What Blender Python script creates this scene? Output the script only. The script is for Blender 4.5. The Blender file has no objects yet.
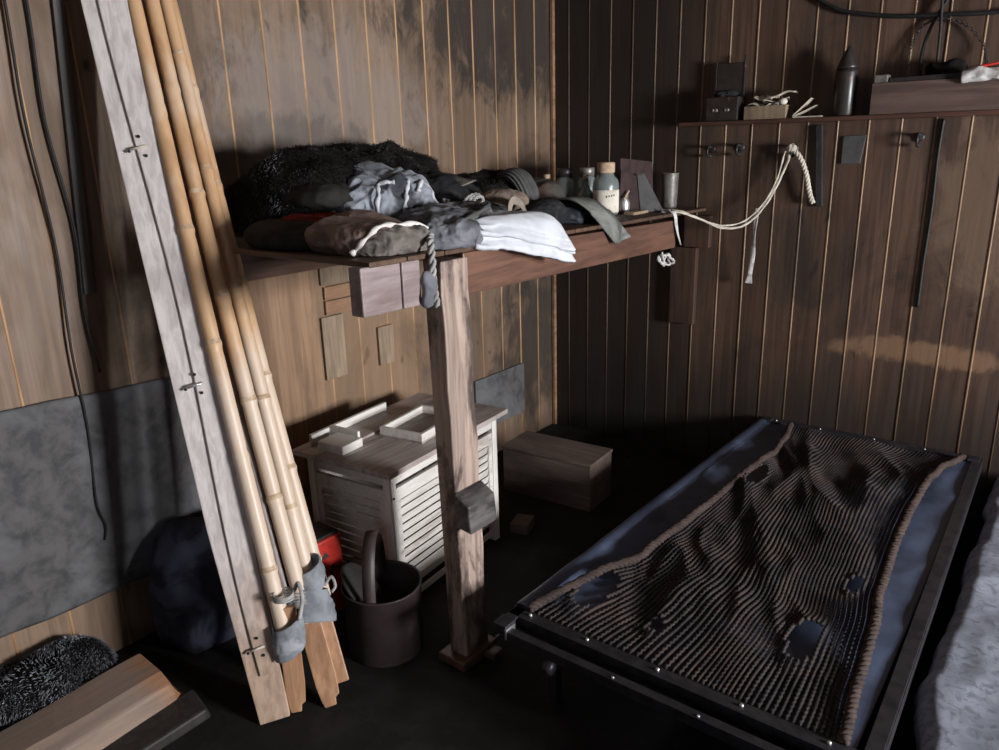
import bpy, math, random
from mathutils import Vector, Matrix, noise
from mathutils.bvhtree import BVHTree

random.seed(11)
C = bpy.context.scene.collection
PI = math.pi
V = Vector

# ------------------------------------------------------------------ materials
def lin(c):
    return tuple((x / 12.92 if x <= .04045 else ((x + .055) / 1.055) ** 2.4) for x in c)

class NT:
    def __init__(s, name):
        s.m = bpy.data.materials.new(name); s.m.use_nodes = True
        s.t = s.m.node_tree; s.n = s.t.nodes; s.l = s.t.links
        s.b = s.n['Principled BSDF']
        s.tc = s.n.new('ShaderNodeTexCoord')
    def map(s, scale, loc=(0, 0, 0), rot=(0, 0, 0)):
        mp = s.n.new('ShaderNodeMapping'); mp.inputs['Scale'].default_value = scale
        mp.inputs['Location'].default_value = loc; mp.inputs['Rotation'].default_value = rot
        s.l.new(s.tc.outputs['Object'], mp.inputs['Vector']); return mp.outputs['Vector']
    def noise(s, scale=(1, 1, 1), sc=1.0, detail=4, rough=.6, dist=0.0, loc=(0, 0, 0)):
        t = s.n.new('ShaderNodeTexNoise'); t.inputs['Scale'].default_value = sc
        t.inputs['Detail'].default_value = detail; t.inputs['Roughness'].default_value = rough
        t.inputs['Distortion'].default_value = dist
        s.l.new(s.map(scale, loc), t.inputs['Vector']); return t.outputs['Fac']
    def rng(s, v, a, b, c=0.0, d=1.0, smooth=True):
        t = s.n.new('ShaderNodeMapRange'); t.clamp = True
        if smooth: t.interpolation_type = 'SMOOTHSTEP'
        s.l.new(v, t.inputs['Value'])
        for k, x in zip(('From Min', 'From Max', 'To Min', 'To Max'), (a, b, c, d)): t.inputs[k].default_value = x
        return t.outputs['Result']
    def math(s, op, a, b=None):
        t = s.n.new('ShaderNodeMath'); t.operation = op
        for i, x in enumerate((a, b)):
            if x is None: continue
            if isinstance(x, (int, float)): t.inputs[i].default_value = x
            else: s.l.new(x, t.inputs[i])
        return t.outputs[0]
    def mix(s, f, a, b):
        t = s.n.new('ShaderNodeMix'); t.data_type = 'RGBA'
        for k, x in ((0, f), (6, a), (7, b)):
            if isinstance(x, (int, float)): t.inputs[k].default_value = x
            elif isinstance(x, tuple): t.inputs[k].default_value = (*x, 1)
            else: s.l.new(x, t.inputs[k])
        return t.outputs[2]
    def island(s):
        g = s.n.new('ShaderNodeNewGeometry'); return g.outputs['Random Per Island']
    def xyz(s):
        x = s.n.new('ShaderNodeSeparateXYZ'); s.l.new(s.tc.outputs['Object'], x.inputs[0]); return x.outputs
    def out(s, col, rough=.7, bump=None, strength=.3, dist=.01, spec=.5, metal=0.0):
        if isinstance(col, tuple): s.b.inputs['Base Color'].default_value = (*col, 1)
        else: s.l.new(col, s.b.inputs['Base Color'])
        if isinstance(rough, (int, float)): s.b.inputs['Roughness'].default_value = rough
        else: s.l.new(rough, s.b.inputs['Roughness'])
        s.b.inputs['Specular IOR Level'].default_value = spec
        s.b.inputs['Metallic'].default_value = metal
        if bump is not None:
            bp = s.n.new('ShaderNodeBump'); bp.inputs['Strength'].default_value = strength
            bp.inputs['Distance'].default_value = dist
            s.l.new(bump, bp.inputs['Height']); s.l.new(bp.outputs['Normal'], s.b.inputs['Normal'])
        return s.m

def wood(name, c1, c2, axis='Z', dirt=None, dirt_amt=.6, rough=.6, isl=.35, grain=45, spec=.35, bump=.25, dirt_sc=3.0, dirt_lo=.45, dirt_hi=.7):
    """grain streaks along one axis, per-board tone, blotchy grime"""
    n = NT(name)
    k = .045
    sc = {'X': (k, 1, 1), 'Y': (1, k, 1), 'Z': (1, 1, k)}[axis]
    g = n.noise(sc, grain, 5, .65, .6)
    g2 = n.noise({'X': (.15, 1, 1), 'Y': (1, .15, 1), 'Z': (1, 1, .15)}[axis], 9, 3, .6, .8, (3, 5, 1))
    c = n.mix(n.rng(g, .35, .68), c1, c2)
    c = n.mix(n.rng(g2, .5, .75, 0, .5), c, tuple(x * .45 for x in c1))
    if isl: 
        c = n.mix(n.rng(n.island(), 0, 1, 0, isl, False), c, tuple(x * .35 for x in c1))
    d = n.noise({'X': (.3, 1, 1), 'Y': (1, .3, 1), 'Z': (1, 1, .3)}[axis], dirt_sc, 6, .7, .35, (7, 2, 9))
    c = n.mix(n.rng(d, dirt_lo, dirt_hi, 0, dirt_amt), c, dirt or (.012, .010, .009))
    return n.out(c, rough, g, bump, .004, spec)

def plain(name, c1, c2=None, sc=20, rough=.8, bump=.2, dist=.004, spec=.3, metal=0.0, lo=.4, hi=.65, c3=None, sc3=4, lo3=.5, hi3=.65, stretch=(1, 1, 1)):
    n = NT(name)
    t = n.noise(stretch, sc, 5, .65, .3)
    c = n.mix(n.rng(t, lo, hi), c1, c2 or tuple(x * .6 for x in c1))
    if c3: c = n.mix(n.rng(n.noise((1, 1, 1), sc3, 5, .65, .5, (4, 1, 2)), lo3, hi3), c, c3)
    return n.out(c, rough, t, bump, dist, spec, metal)

def cloth(name, c1, c2, c3=None, sc3=7, weave=350, lo3=.5, hi3=.62, rough=.9):
    n = NT(name)
    t = n.noise((1, 1, 1), 14, 5, .6, .4)
    w = n.noise((1, 1, 1), weave, 2, .5)
    c = n.mix(n.rng(t, .38, .66), c1, c2)
    if c3: c = n.mix(n.rng(n.noise((1, 1, 1), sc3, 5, .6, .6, (2, 8, 3)), lo3, hi3), c, c3)
    h = n.math('ADD', n.math('MULTIPLY', w, .25), t)
    return n.out(c, rough, h, .35, .004, .2)

def wall_mat(name, c1, c2, dark_ramps, patches=(), rough=.55, isl=.7):
    """soot-blackened lining boards; dark_ramps = (axis, from, to, strength) ramps to near black, patches = lighter or darker ovals"""
    n = NT(name)
    g = n.noise((1, 1, .04), 38, 5, .65, .7)
    g2 = n.noise((1, 1, .22), 7, 4, .6, .9, (3, 5, 1))
    kn = n.noise((1, 1, .55), 11, 2, .5, .3, (9, 4, 4))
    c = n.mix(n.rng(g, .34, .68), c1, c2)
    c = n.mix(n.rng(g2, .46, .72, 0, .65), c, tuple(x * .38 for x in c1))
    c = n.mix(n.rng(n.island(), .0, 1, 0, isl, False), c, tuple(x * .3 for x in c1))
    c = n.mix(n.rng(kn, .66, .74, 0, .75), c, (.02, .014, .011))
    big = n.noise((1, 1, .8), 1.9, 6, .68, .8, (1, 3, 7))
    xyz = n.xyz()
    for ax, a, b, s in dark_ramps:
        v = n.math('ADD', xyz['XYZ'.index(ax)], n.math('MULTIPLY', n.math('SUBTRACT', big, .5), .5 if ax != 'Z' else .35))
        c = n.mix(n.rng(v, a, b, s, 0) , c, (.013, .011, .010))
    c = n.mix(n.rng(big, .5, .7, 0, .6), c, (.016, .013, .012))
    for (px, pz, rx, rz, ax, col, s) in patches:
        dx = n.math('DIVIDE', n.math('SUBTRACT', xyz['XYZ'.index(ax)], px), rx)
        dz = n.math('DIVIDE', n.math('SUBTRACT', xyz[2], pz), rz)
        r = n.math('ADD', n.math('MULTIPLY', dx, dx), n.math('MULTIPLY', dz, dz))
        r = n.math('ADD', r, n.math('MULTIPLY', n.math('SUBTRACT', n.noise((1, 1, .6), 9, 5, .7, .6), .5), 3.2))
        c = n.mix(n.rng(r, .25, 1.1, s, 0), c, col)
    return n.out(c, n.rng(g2, .3, .7, rough - .08, rough + .2), g, .3, .004, .4)

M = {}
M['wall_left'] = wall_mat('sooty_left_boards', (.29, .190, .125), (.19, .122, .082),
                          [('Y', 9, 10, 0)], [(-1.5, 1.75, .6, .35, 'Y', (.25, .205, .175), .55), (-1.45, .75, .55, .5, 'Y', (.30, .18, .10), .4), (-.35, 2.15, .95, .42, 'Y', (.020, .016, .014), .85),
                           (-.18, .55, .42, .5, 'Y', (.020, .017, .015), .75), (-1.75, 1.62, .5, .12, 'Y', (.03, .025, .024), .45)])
M['bead'] = wall_mat('worn_bead_wood', (.56, .33, .16), (.30, .16, .08), [('Y', 9, 10, 0)], (), .45, 0)
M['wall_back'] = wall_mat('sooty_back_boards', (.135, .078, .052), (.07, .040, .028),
                          [('X', .55, 1.05, .82), ('Z', .25, .75, .75)],  # darker towards the room corner and towards the floor
                          [(1.85, .70, .45, .06, 'X', (.30, .17, .095), .55), (2.02, 1.3, .22, .4, 'X', (.21, .135, .09), .5)], .5)  # first patch paints a low band of warm light into the boards
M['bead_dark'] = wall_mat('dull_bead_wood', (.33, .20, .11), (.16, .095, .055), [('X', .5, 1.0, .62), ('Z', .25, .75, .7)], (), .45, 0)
M['floor'] = plain('black_trodden_floor', (.012, .011, .010), (.020, .018, .017), 6, .85, .5, .01, .2, c3=(.028, .025, .022), sc3=30, lo3=.6, hi3=.75)
M['ceiling'] = wood('sooty_ceiling_boards', (.12, .08, .055), (.07, .045, .03), 'Y')
M['bunk'] = wood('red_brown_bunk_wood', (.17, .085, .055), (.095, .047, .033), 'Y', (.030, .020, .018), .6, .42, 0, 40, .5)
M['bunk_end'] = wood('weathered_beam_face', (.34, .27, .265), (.23, .175, .17), 'Y', (.10, .06, .05), .6, .5, .15)
M['deck'] = wood('bunk_deck_boards', (.13, .075, .048), (.08, .045, .03), 'X', None, .6, .55, .3)
M['post'] = wood('scuffed_post_wood', (.44, .33, .27), (.19, .13, .105), 'Z', (.045, .03, .025), .9, .5, 0, 30, .45, .4, 7, .45, .58)
M['dark_wood'] = wood('black_stained_wood', (.040, .032, .029), (.020, .017, .016), 'Z', None, .5, .6, .1)
M['block_wood'] = wood('grey_black_block_wood', (.16, .145, .14), (.07, .062, .06), 'Y', (.015, .013, .012), .9, .5, 0, 25, .4, .3, 8, .4, .55)
M['cleat'] = wood('brown_cleat_wood', (.09, .050, .034), (.05, .029, .021), 'Z', None, .6, .5, .1)
M['patch'] = wood('pale_patch_boards', (.40, .29, .19), (.24, .17, .115), 'Z', (.06, .045, .035), .7, .65, .45)
M['patch_brown'] = wood('tan_patch_boards', (.36, .20, .11), (.22, .115, .065), 'Y', (.05, .03, .02), .6, .6, .3)
M['white_wood'] = wood('worn_white_painted_wood', (.74, .70, .65), (.60, .55, .50), 'Y', (.20, .14, .11), .75, .55, .12, 30, .4, .25, 9, .5, .72)
M['white_wood_z'] = wood('worn_white_painted_stile', (.76, .72, .67), (.60, .55, .50), 'Z', (.22, .14, .10), .6, .55, .12, 30, .4, .25, 9, .5, .72)
M['lid_wood'] = wood('grey_lid_boards', (.52, .45, .42), (.33, .26, .235), 'Y', (.09, .055, .045), .75, .5, .3, 40, .4, .25, 6)
M['box_wood'] = wood('dull_box_boards', (.17, .12, .10), (.095, .068, .058), 'X', (.06, .045, .04), .8, .6, .35, 35, .35, .3, 6)
def ski_mat():
    n = NT('silvery_ski_wood'); g = n.noise((1, 1, .045), 45, 5, .65, .6); g2 = n.noise((1, 1, .15), 9, 3, .6, .8)
    c = n.mix(n.rng(g, .35, .68), (.70, .63, .60), (.50, .44, .42)); c = n.mix(n.rng(g2, .5, .75, 0, .5), c, (.30, .26, .24))
    z = n.math('ADD', n.xyz()[2], n.math('MULTIPLY', n.math('SUBTRACT', n.noise((1, 1, .3), 12, 4), .5), .5))
    c = n.mix(n.rng(z, .12, .62, .85, 0), c, n.mix(n.rng(g, .35, .68), (.44, .28, .18), (.27, .165, .10)))
    return n.out(c, .55, g, .25, .004, .35)
M['ski'] = ski_mat()
def bamboo_mat():
    n = NT('tan_bamboo'); t = n.noise((1, 1, .12), 14, 5, .65, .3); c = n.mix(n.rng(t, .4, .65), (.56, .345, .19), (.43, .245, .125))
    c = n.mix(n.rng(n.noise((1, 1, .3), 5, 4), .52, .62, 0, .6), c, (.64, .50, .37))
    z = n.math('ADD', n.xyz()[2], n.math('MULTIPLY', n.noise((1, 1, .5), 4, 3), .5))
    c = n.mix(n.rng(z, .95, 1.05, .75, 0), c, (.66, .53, .42))
    return n.out(c, .42, t, .1, .002, .45)
M['bamboo'] = bamboo_mat()
M['bamboo_node'] = plain('bamboo_joint', (.40, .26, .16), (.62, .48, .34), 30, .6, .2)
M['grey_stick'] = plain('grey_stick_wood', (.36, .31, .29), (.22, .18, .165), 30, .6, .2, stretch=(1, 1, .1))
M['blade'] = wood('orange_brown_blade_wood', (.50, .28, .155), (.33, .165, .085), 'Z', (.10, .055, .035), .7, .42, .2, 35, .5)
M['binding'] = cloth('grey_canvas_binding', (.26, .27, .29), (.16, .165, .18), (.34, .35, .37))
M['cord_pale'] = cloth('pale_cord', (.62, .56, .47), (.42, .37, .30), None, 7, 500)
M['cord_grey'] = cloth('grey_cord', (.42, .40, .38), (.22, .21, .20))
M['felt'] = cloth('grey_roofing_felt', (.110, .104, .102), (.056, .054, .055), (.155, .153, .162), 2.5, 160, .46, .7, .75)
M['black'] = plain('black_rubber', (.012, .012, .013), (.02, .019, .019), 40, .55, .1)
M['iron'] = plain('blackened_iron', (.030, .029, .030), (.055, .05, .05), 30, .45, .3, .002, .5, .4)
M['bed_steel'] = plain('bed_angle_iron', (.060, .055, .060), (.035, .032, .037), 25, .42, .25, .002, .5, .6, c3=(.085, .076, .078), sc3=6, lo3=.52, hi3=.7)
M['bright_metal'] = plain('bright_worn_metal', (.75, .74, .74), (.5, .5, .5), 40, .35, .2, metal=.8)
M['lath'] = plain('dim_grey_lath', (.10, .09, .085), (.06, .054, .05), 30, .7, .2, stretch=(1, 1, .1))
M['sheet'] = plain('slate_blue_bed_sheet', (.085, .105, .165), (.058, .073, .115), 5, .38, .15, .01, .5, c3=(.04, .05, .08), sc3=3, lo3=.5, hi3=.68)
M['net'] = cloth('brown_net_cord', (.042, .034, .033), (.024, .020, .021), (.055, .040, .034), 8, 600)
M['net_rope'] = cloth('red_brown_edge_rope', (.066, .045, .038), (.038, .027, .024))
M['blanket'] = cloth('pale_felt_blanket', (.27, .285, .34), (.20, .21, .25), (.145, .15, .18), 38, 130, .46, .66)
M['bucket'] = plain('rusty_brown_enamel', (.048, .032, .031), (.034, .024, .024), 9, .5, .15, .003, .4, c3=(.07, .04, .03), sc3=6, lo3=.58, hi3=.72)
M['bucket_in'] = plain('dull_bucket_inside', (.040, .035, .034), (.026, .023, .022), 9, .5, .2)
M['red'] = plain('red_tin_paint', (.55, .035, .022), (.42, .025, .018), 8, .4, .15, .002, .5, c3=(.05, .04, .04), sc3=13, lo3=.56, hi3=.62)
M['fur'] = plain('dark_fur_skin', (.008, .007, .0065), (.014, .012, .011), 12, .95, .4, .01, .1)
M['fur_hair'] = plain('dark_fur_hair', (.012, .010, .0095), (.17, .175, .20), 6, .7, .1, .002, .35, lo=.48, hi=.68)  # pale blotch tone paints a blue-grey sheen into the hair
M['fur_hair_b'] = plain('brown_fur_hair', (.014, .011, .009), (.022, .018, .015), 5, .75, .1, .002, .3)
M['fur_hair_g'] = plain('grey_fur_hair', (.30, .305, .335), (.085, .086, .096), 5, .7, .1, .002, .35)
M['jacket'] = cloth('blue_grey_canvas', (.27, .285, .32), (.16, .17, .19), (.05, .05, .056), 6, 320, .52, .64)
M['jacket_dark'] = cloth('shaded_canvas', (.022, .019, .018), (.014, .012, .012), (.04, .036, .034), 6)
M['jacket_seam'] = cloth('pale_canvas_seam', (.55, .55, .56), (.36, .365, .38))
M['leather'] = plain('cracked_brown_leather', (.16, .105, .088), (.085, .056, .048), 16, .55, .6, .006, .4, c3=(.28, .22, .20), sc3=22, lo3=.56, hi3=.68)
M['canvas_tan'] = cloth('stained_tan_canvas', (.22, .19, .165), (.12, .105, .092), (.05, .045, .042), 11)
M['rim'] = cloth('whitish_hem', (.72, .69, .65), (.45, .42, .39))
M['olive'] = cloth('dark_olive_blanket', (.022, .020, .017), (.014, .013, .011), (.03, .028, .024), 6)
M['redcloth'] = cloth('red_wool', (.20, .018, .010), (.10, .010, .007))
M['char'] = cloth('charcoal_wool', (.020, .020, .022), (.012, .012, .013), (.04, .04, .043), 8)
M['greycloth'] = cloth('slate_grey_canvas', (.18, .18, .195), (.11, .112, .125), (.055, .052, .053), 8)
M['sock'] = cloth('grey_ribbed_wool', (.085, .083, .08), (.05, .049, .048))
M['capcloth'] = cloth('olive_grey_cap_wool', (.06, .056, .05), (.04, .038, .034), (.085, .055, .042), 9)
M['beige'] = cloth('beige_webbing', (.30, .25, .20), (.19, .16, .13))
M['tan_knit'] = cloth('tan_knit', (.2, .15, .12), (.11, .085, .07))
M['bluecloth'] = cloth('blue_grey_serge', (.042, .045, .055), (.025, .027, .034), (.075, .08, .092), 7)
M['strap'] = cloth('grey_green_strap_cloth', (.22, .22, .20), (.14, .14, .13), (.09, .09, .083), 8)
def white_cloth():
    n = NT('white_cotton'); t = n.noise((1, 1, 1), 12, 5, .6, .4)
    c = n.mix(n.rng(t, .4, .7), (.60, .61, .64), (.48, .49, .52))
    xyz = n.xyz()
    dx = n.math('DIVIDE', n.math('SUBTRACT', xyz[0], .005), .030); dy = n.math('DIVIDE', n.math('SUBTRACT', xyz[1], .115), .024)
    r = n.math('ADD', n.math('ADD', n.math('MULTIPLY', dx, dx), n.math('MULTIPLY', dy, dy)), n.math('MULTIPLY', n.noise((1, 1, 1), 40, 4), 1.2))
    c = n.mix(n.rng(r, .5, 1.9, .8, 0), c, (.45, .24, .11))
    return n.out(c, .9, t, .3, .004, .2)
M['white_cloth'] = white_cloth()
def glass(name, col, rough=.12):
    n = NT(name); n.b.inputs['Transmission Weight'].default_value = .75; n.b.inputs['IOR'].default_value = 1.45
    return n.out(n.mix(n.noise((1, 1, 1), 20), col, tuple(x * .7 for x in col)), rough, spec=.5)
M['glass'] = glass('dusty_clear_glass', (.62, .68, .66), .25)
M['amber'] = glass('amber_liquid_glass', (.50, .14, .035), .12)
M['cork'] = plain('pale_cork', (.50, .36, .25), (.36, .24, .16), 60, .8, .3)
M['label'] = plain('stained_paper_label', (.70, .65, .56), (.55, .48, .38), 12, .85, .1, c3=(.42, .28, .16), sc3=18, lo3=.6, hi3=.7)
M['ink'] = plain('faded_ink', (.10, .09, .08), None, 60, .9)
M['tin'] = plain('tarnished_tin', (.30, .28, .255), (.17, .155, .14), 22, .42, .2, .002, .5, .55, c3=(.13, .11, .095), sc3=9, lo3=.55, hi3=.7)
M['tin_dark'] = plain('dark_japanned_tin', (.020, .017, .016), (.035, .028, .025), 22, .35, .2, .002, .5, c3=(.12, .06, .04), sc3=14, lo3=.6, hi3=.7)
M['maroon'] = plain('maroon_leather', (.055, .032, .032), (.035, .022, .022), 22, .55, .3)
M['slate_board'] = plain('slate_grey_leather', (.085, .082, .082), (.06, .057, .056), 14, .55, .3, c3=(.15, .11, .09), sc3=10, lo3=.62, hi3=.72)
M['paper'] = plain('yellowed_paper', (.58, .52, .42), (.42, .37, .29), 15, .9, .1, c3=(.2, .17, .13), sc3=14, lo3=.55, hi3=.68)
M['shelf'] = wood('red_brown_shelf', (.12, .055, .036), (.07, .033, .024), 'X', None, .5, .5, 0)
M['drawer_wood'] = wood('old_drawer_wood', (.155, .098, .080), (.09, .056, .046), 'X', (.05, .035, .03), .5, .55, .2)
M['rag'] = cloth('dirty_white_rag', (.66, .64, .62), (.46, .44, .42), (.3, .27, .25), 14)
M['log'] = wood('pale_chopped_wood', (.27, .19, .14), (.19, .14, .115), 'Y', (.13, .10, .09), .7, .55, 0, 22, .4, .4, 5)
def log_mat():
    n = NT('chopped_timber'); g = n.noise((1, .045, 1), 24, 5, .65, .6)
    c = n.mix(n.rng(g, .35, .68), (.27, .19, .14), (.19, .14, .115)); c = n.mix(n.rng(n.noise((.4, .2, 1), 5, 5), .48, .68, 0, .7), c, (.10, .08, .07))
    y = n.math('ADD', n.xyz()[1], n.math('MULTIPLY', n.math('SUBTRACT', n.noise((1, .25, 1), 14, 4), .5), .34))
    c = n.mix(n.rng(y, .27, .40, 0, .9), c, n.mix(n.rng(g, .4, .65), (.36, .17, .08), (.24, .115, .06)))
    return n.out(c, .6, g, .4, .004, .3)
M['log'] = log_mat()
M['log_end'] = wood('orange_cut_wood', (.36, .17, .08), (.24, .115, .06), 'Z', (.10, .05, .03), .7, .5, 0, 20)
M['canvas_blue'] = cloth('blue_black_canvas', (.030, .030, .042), (.018, .018, .024), (.055, .058, .085), 5)
M['window_wood'] = wood('window_frame_wood', (.5, .45, .4), (.4, .35, .3), 'Z')

# ------------------------------------------------------------------ mesh helpers
ORIGIN = {}
class MB:
    def __init__(s): s.v = []; s.f = []; s.m = []; s.sm = []
    def add(s, vs, fs, mi=0, T=None, smooth=False):
        k = len(s.v)
        s.v += [tuple(T @ V(p)) if T else tuple(p) for p in vs]
        s.f += [tuple(i + k for i in f) for f in fs]; s.m += [mi] * len(fs); s.sm += [smooth] * len(fs)
        return s
    def hexa(s, p, mi=0, T=None):
        return s.add(p, [(0, 3, 2, 1), (4, 5, 6, 7), (0, 1, 5, 4), (1, 2, 6, 5), (2, 3, 7, 6), (3, 0, 4, 7)], mi, T)
    def box(s, x0, x1, y0, y1, z0, z1, mi=0, T=None):
        return s.hexa([(x0, y0, z0), (x1, y0, z0), (x1, y1, z0), (x0, y1, z0), (x0, y0, z1), (x1, y0, z1), (x1, y1, z1), (x0, y1, z1)], mi, T)
    def bar(s, a, b, w, d, up=(0, 0, 1), mi=0, w2=None, d2=None):
        """board from a to b; w across (side), d thick (normal); tapers to w2,d2"""
        a, b = V(a), V(b); t = (b - a).normalized(); sd = t.cross(V(up)).normalized(); nn = sd.cross(t)
        w2 = w if w2 is None else w2; d2 = d if d2 is None else d2
        q = [a - sd * w / 2 - nn * d / 2, a + sd * w / 2 - nn * d / 2, a + sd * w / 2 + nn * d / 2, a - sd * w / 2 + nn * d / 2,
             b - sd * w2 / 2 - nn * d2 / 2, b + sd * w2 / 2 - nn * d2 / 2, b + sd * w2 / 2 + nn * d2 / 2, b - sd * w2 / 2 + nn * d2 / 2]
        return s.hexa(q, mi)
    def tube(s, pts, r, n=8, mi=0, flat=1.0, up=(0, 0, 1), caps=True):
        pts = [V(p) for p in pts]; N = len(pts); vs = []; fs = []
        R = r if callable(r) else (lambda i: r)
        u = None
        for i, p in enumerate(pts):
            t = (pts[min(i + 1, N - 1)] - pts[max(i - 1, 0)])
            t = t.normalized() if t.length > 1e-9 else V((0, 0, 1))
            if u is None:
                u = t.cross(V(up))
                if u.length < 1e-3: u = t.cross(V((1, 0, 0)))
            u = (u - t * u.dot(t)).normalized(); w = t.cross(u)
            rr = R(i)
            for k in range(n):
                a = 2 * PI * k / n
                vs.append(p + u * math.cos(a) * rr + w * math.sin(a) * rr * flat)
        for i in range(N - 1):
            for k in range(n):
                k2 = (k + 1) % n
                fs.append((i * n + k, i * n + k2, (i + 1) * n + k2, (i + 1) * n + k))
        if caps: fs += [tuple(range(n))[::-1], tuple((N - 1) * n + k for k in range(n))]
        return s.add(vs, fs, mi, None, True)
    def lathe(s, prof, n=24, T=None, mi=0, caps=(True, True)):
        vs = []; fs = []
        for r, z in prof:
            for k in range(n):
                a = 2 * PI * k / n; vs.append((r * math.cos(a), r * math.sin(a), z))
        for i in range(len(prof) - 1):
            for k in range(n):
                k2 = (k + 1) % n
                fs.append((i * n + k, i * n + k2, (i + 1) * n + k2, (i + 1) * n + k))
        if caps[0]: fs.append(tuple(range(n))[::-1])
        if caps[1]: fs.append(tuple((len(prof) - 1) * n + k for k in range(n)))
        return s.add(vs, fs, mi, T, True)
    def grid(s, f, nu, nv, mi=0, thick=0.0, close_u=False):
        """sheet f(u,v) -> point; thick gives a second skin below it"""
        P = [[V(f(i / nu, j / nv)) for j in range(nv + 1)] for i in range(nu + 1)]
        vs = [p for row in P for p in row]; W = nv + 1
        fs = [(i * W + j, (i + 1) * W + j, (i + 1) * W + j + 1, i * W + j + 1) for i in range(nu) for j in range(nv)]
        if thick:
            nr = []
            for i in range(nu + 1):
                for j in range(nv + 1):
                    a = P[min(i + 1, nu)][j] - P[max(i - 1, 0)][j]; b = P[i][min(j + 1, nv)] - P[i][max(j - 1, 0)]
                    c = a.cross(b); nr.append(c.normalized() if c.length > 1e-12 else V((0, 0, 1)))
            k = len(vs); vs += [p - q * thick for p, q in zip(vs, nr)]
            fs += [tuple(x + k for x in f_[::-1]) for f_ in fs]
            ring = [i * W for i in range(nu + 1)] + [nu * W + j for j in range(1, W)] + [i * W + nv for i in range(nu - 1, -1, -1)] + [j for j in range(nv - 1, 0, -1)]
            for a, b in zip(ring, ring[1:] + ring[:1]): fs.append((b, a, a + k, b + k))
        return s.add(vs, fs, mi, None, True)
    def ball(s, f, n=40, mi=0):
        """closed surface: unit cube-sphere directions mapped through f"""
        vs = []; idx = {}; fs = []
        def vid(p):
            k = (round(p[0] * n), round(p[1] * n), round(p[2] * n))
            if k not in idx:
                q = V(p); q = V([math.tan(x * PI / 4) for x in q]).normalized(); idx[k] = len(vs); vs.append(f(q))
            return idx[k]
        for ax in range(3):
            for sg in (-1, 1):
                for i in range(n):
                    for j in range(n):
                        c = []
                        for di, dj in ((0, 0), (1, 0), (1, 1), (0, 1)):
                            p = [0, 0, 0]; p[ax] = sg; p[(ax + 1) % 3] = -1 + 2 * (i + di) / n; p[(ax + 2) % 3] = -1 + 2 * (j + dj) / n
                            c.append(vid(p))
                        fs.append(tuple(c if sg > 0 else c[::-1]))
        return s.add(vs, fs, mi, None, True)
    def build(s, name, mats, parent=None, bevel=0.0, origin=None):
        if not isinstance(mats, (list, tuple)): mats = [mats]
        if parent is not None: o0 = ORIGIN[parent.name]
        elif origin is not None: o0 = V(origin)
        else:
            xs, ys, zs = zip(*s.v); o0 = V(((min(xs) + max(xs)) / 2, (min(ys) + max(ys)) / 2, min(zs)))
        me = bpy.data.meshes.new(name)
        me.from_pydata([tuple(V(p) - o0) for p in s.v], [], s.f)
        me.polygons.foreach_set('material_index', s.m); me.polygons.foreach_set('use_smooth', s.sm)
        for m in mats: me.materials.append(m)
        me.update()
        o = bpy.data.objects.new(name, me); C.objects.link(o)
        if parent is not None: o.parent = parent
        else: o.location = o0
        ORIGIN[o.name] = o0
        if bevel:
            b = o.modifiers.new('edge_wear', 'BEVEL'); b.width = bevel; b.segments = 2; b.limit_method = 'ANGLE'; b.angle_limit = .7
        return o

def tag(o, label, cat, group=None):
    o['label'] = label; o['category'] = cat
    if group: o['group'] = group
    return o
def empty(name, loc, label, cat, group=None):
    o = bpy.data.objects.new(name, None); C.objects.link(o); o.location = loc; o.empty_display_size = .05
    ORIGIN[o.name] = V(loc); return tag(o, label, cat, group)
def struct(o): o['kind'] = 'structure'; return o
def TR(loc, rz=0, rx=0, ry=0):
    return Matrix.Translation(loc) @ Matrix.Rotation(rz, 4, 'Z') @ Matrix.Rotation(ry, 4, 'Y') @ Matrix.Rotation(rx, 4, 'X')

def nz(p, f, seed=0.0): return noise.noise(V((p[0] * f + seed, p[1] * f + seed * 1.7, p[2] * f - seed)))
def crease(p, f, seed, d=(1, 1, 1)):
    """sharp cloth folds: ridged, warped noise"""
    q = V((p[0] * d[0], p[1] * d[1], p[2] * d[2]))
    w = V((nz(q, f * .6, seed + 3), nz(q, f * .6, seed + 5), nz(q, f * .6, seed + 9))) * (.45 / f)
    q = q + w
    a = 1 - abs(nz(q, f, seed)) * 2.2
    b = 1 - abs(nz(q, f * 2.1, seed + 7)) * 2.2
    return a * .65 + b * .35
def ztop(y): return 1.327 - .025 * (y + 1.9)          # bunk deck sags a little towards the back wall

def heap(c, r, seed, amp=.12, f=6, d=(1, 1, 1), ex=.6, n=44, rz=0.0, zfloor=None, fine=.0):
    """soft folded bundle: rounded-box body with creases, flat underneath"""
    mb = MB(); c = V(c); cs, sn = math.cos(rz), math.sin(rz)
    rm = max(min(r), .045)
    def fn(q):
        e = [math.copysign(abs(x) ** ex, x) for x in q]
        L = max(1e-6, (abs(e[0]) ** 2.6 + abs(e[1]) ** 2.6 + abs(e[2]) ** 2.6) ** (1 / 2.6))
        e = [x / L for x in e]
        p = V((e[0] * r[0], e[1] * r[1], e[2] * r[2]))
        k = crease(p + c, f, seed, d) * amp + nz(p, f * .45, seed + 20) * amp * 1.1
        if fine: k += crease(p + c, f * 3, seed + 2, d) * fine
        p = p + V((q[0], q[1], q[2])) * k * rm * 1.6
        p = V((p.x * cs - p.y * sn, p.x * sn + p.y * cs, p.z)) + c
        zf = ztop(p.y) + .002 if zfloor is None else zfloor
        if p.z < zf: p.z = zf + .0005 * nz(p, 30, seed)
        return p
    mb.ball(fn, n)
    return mb
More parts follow.
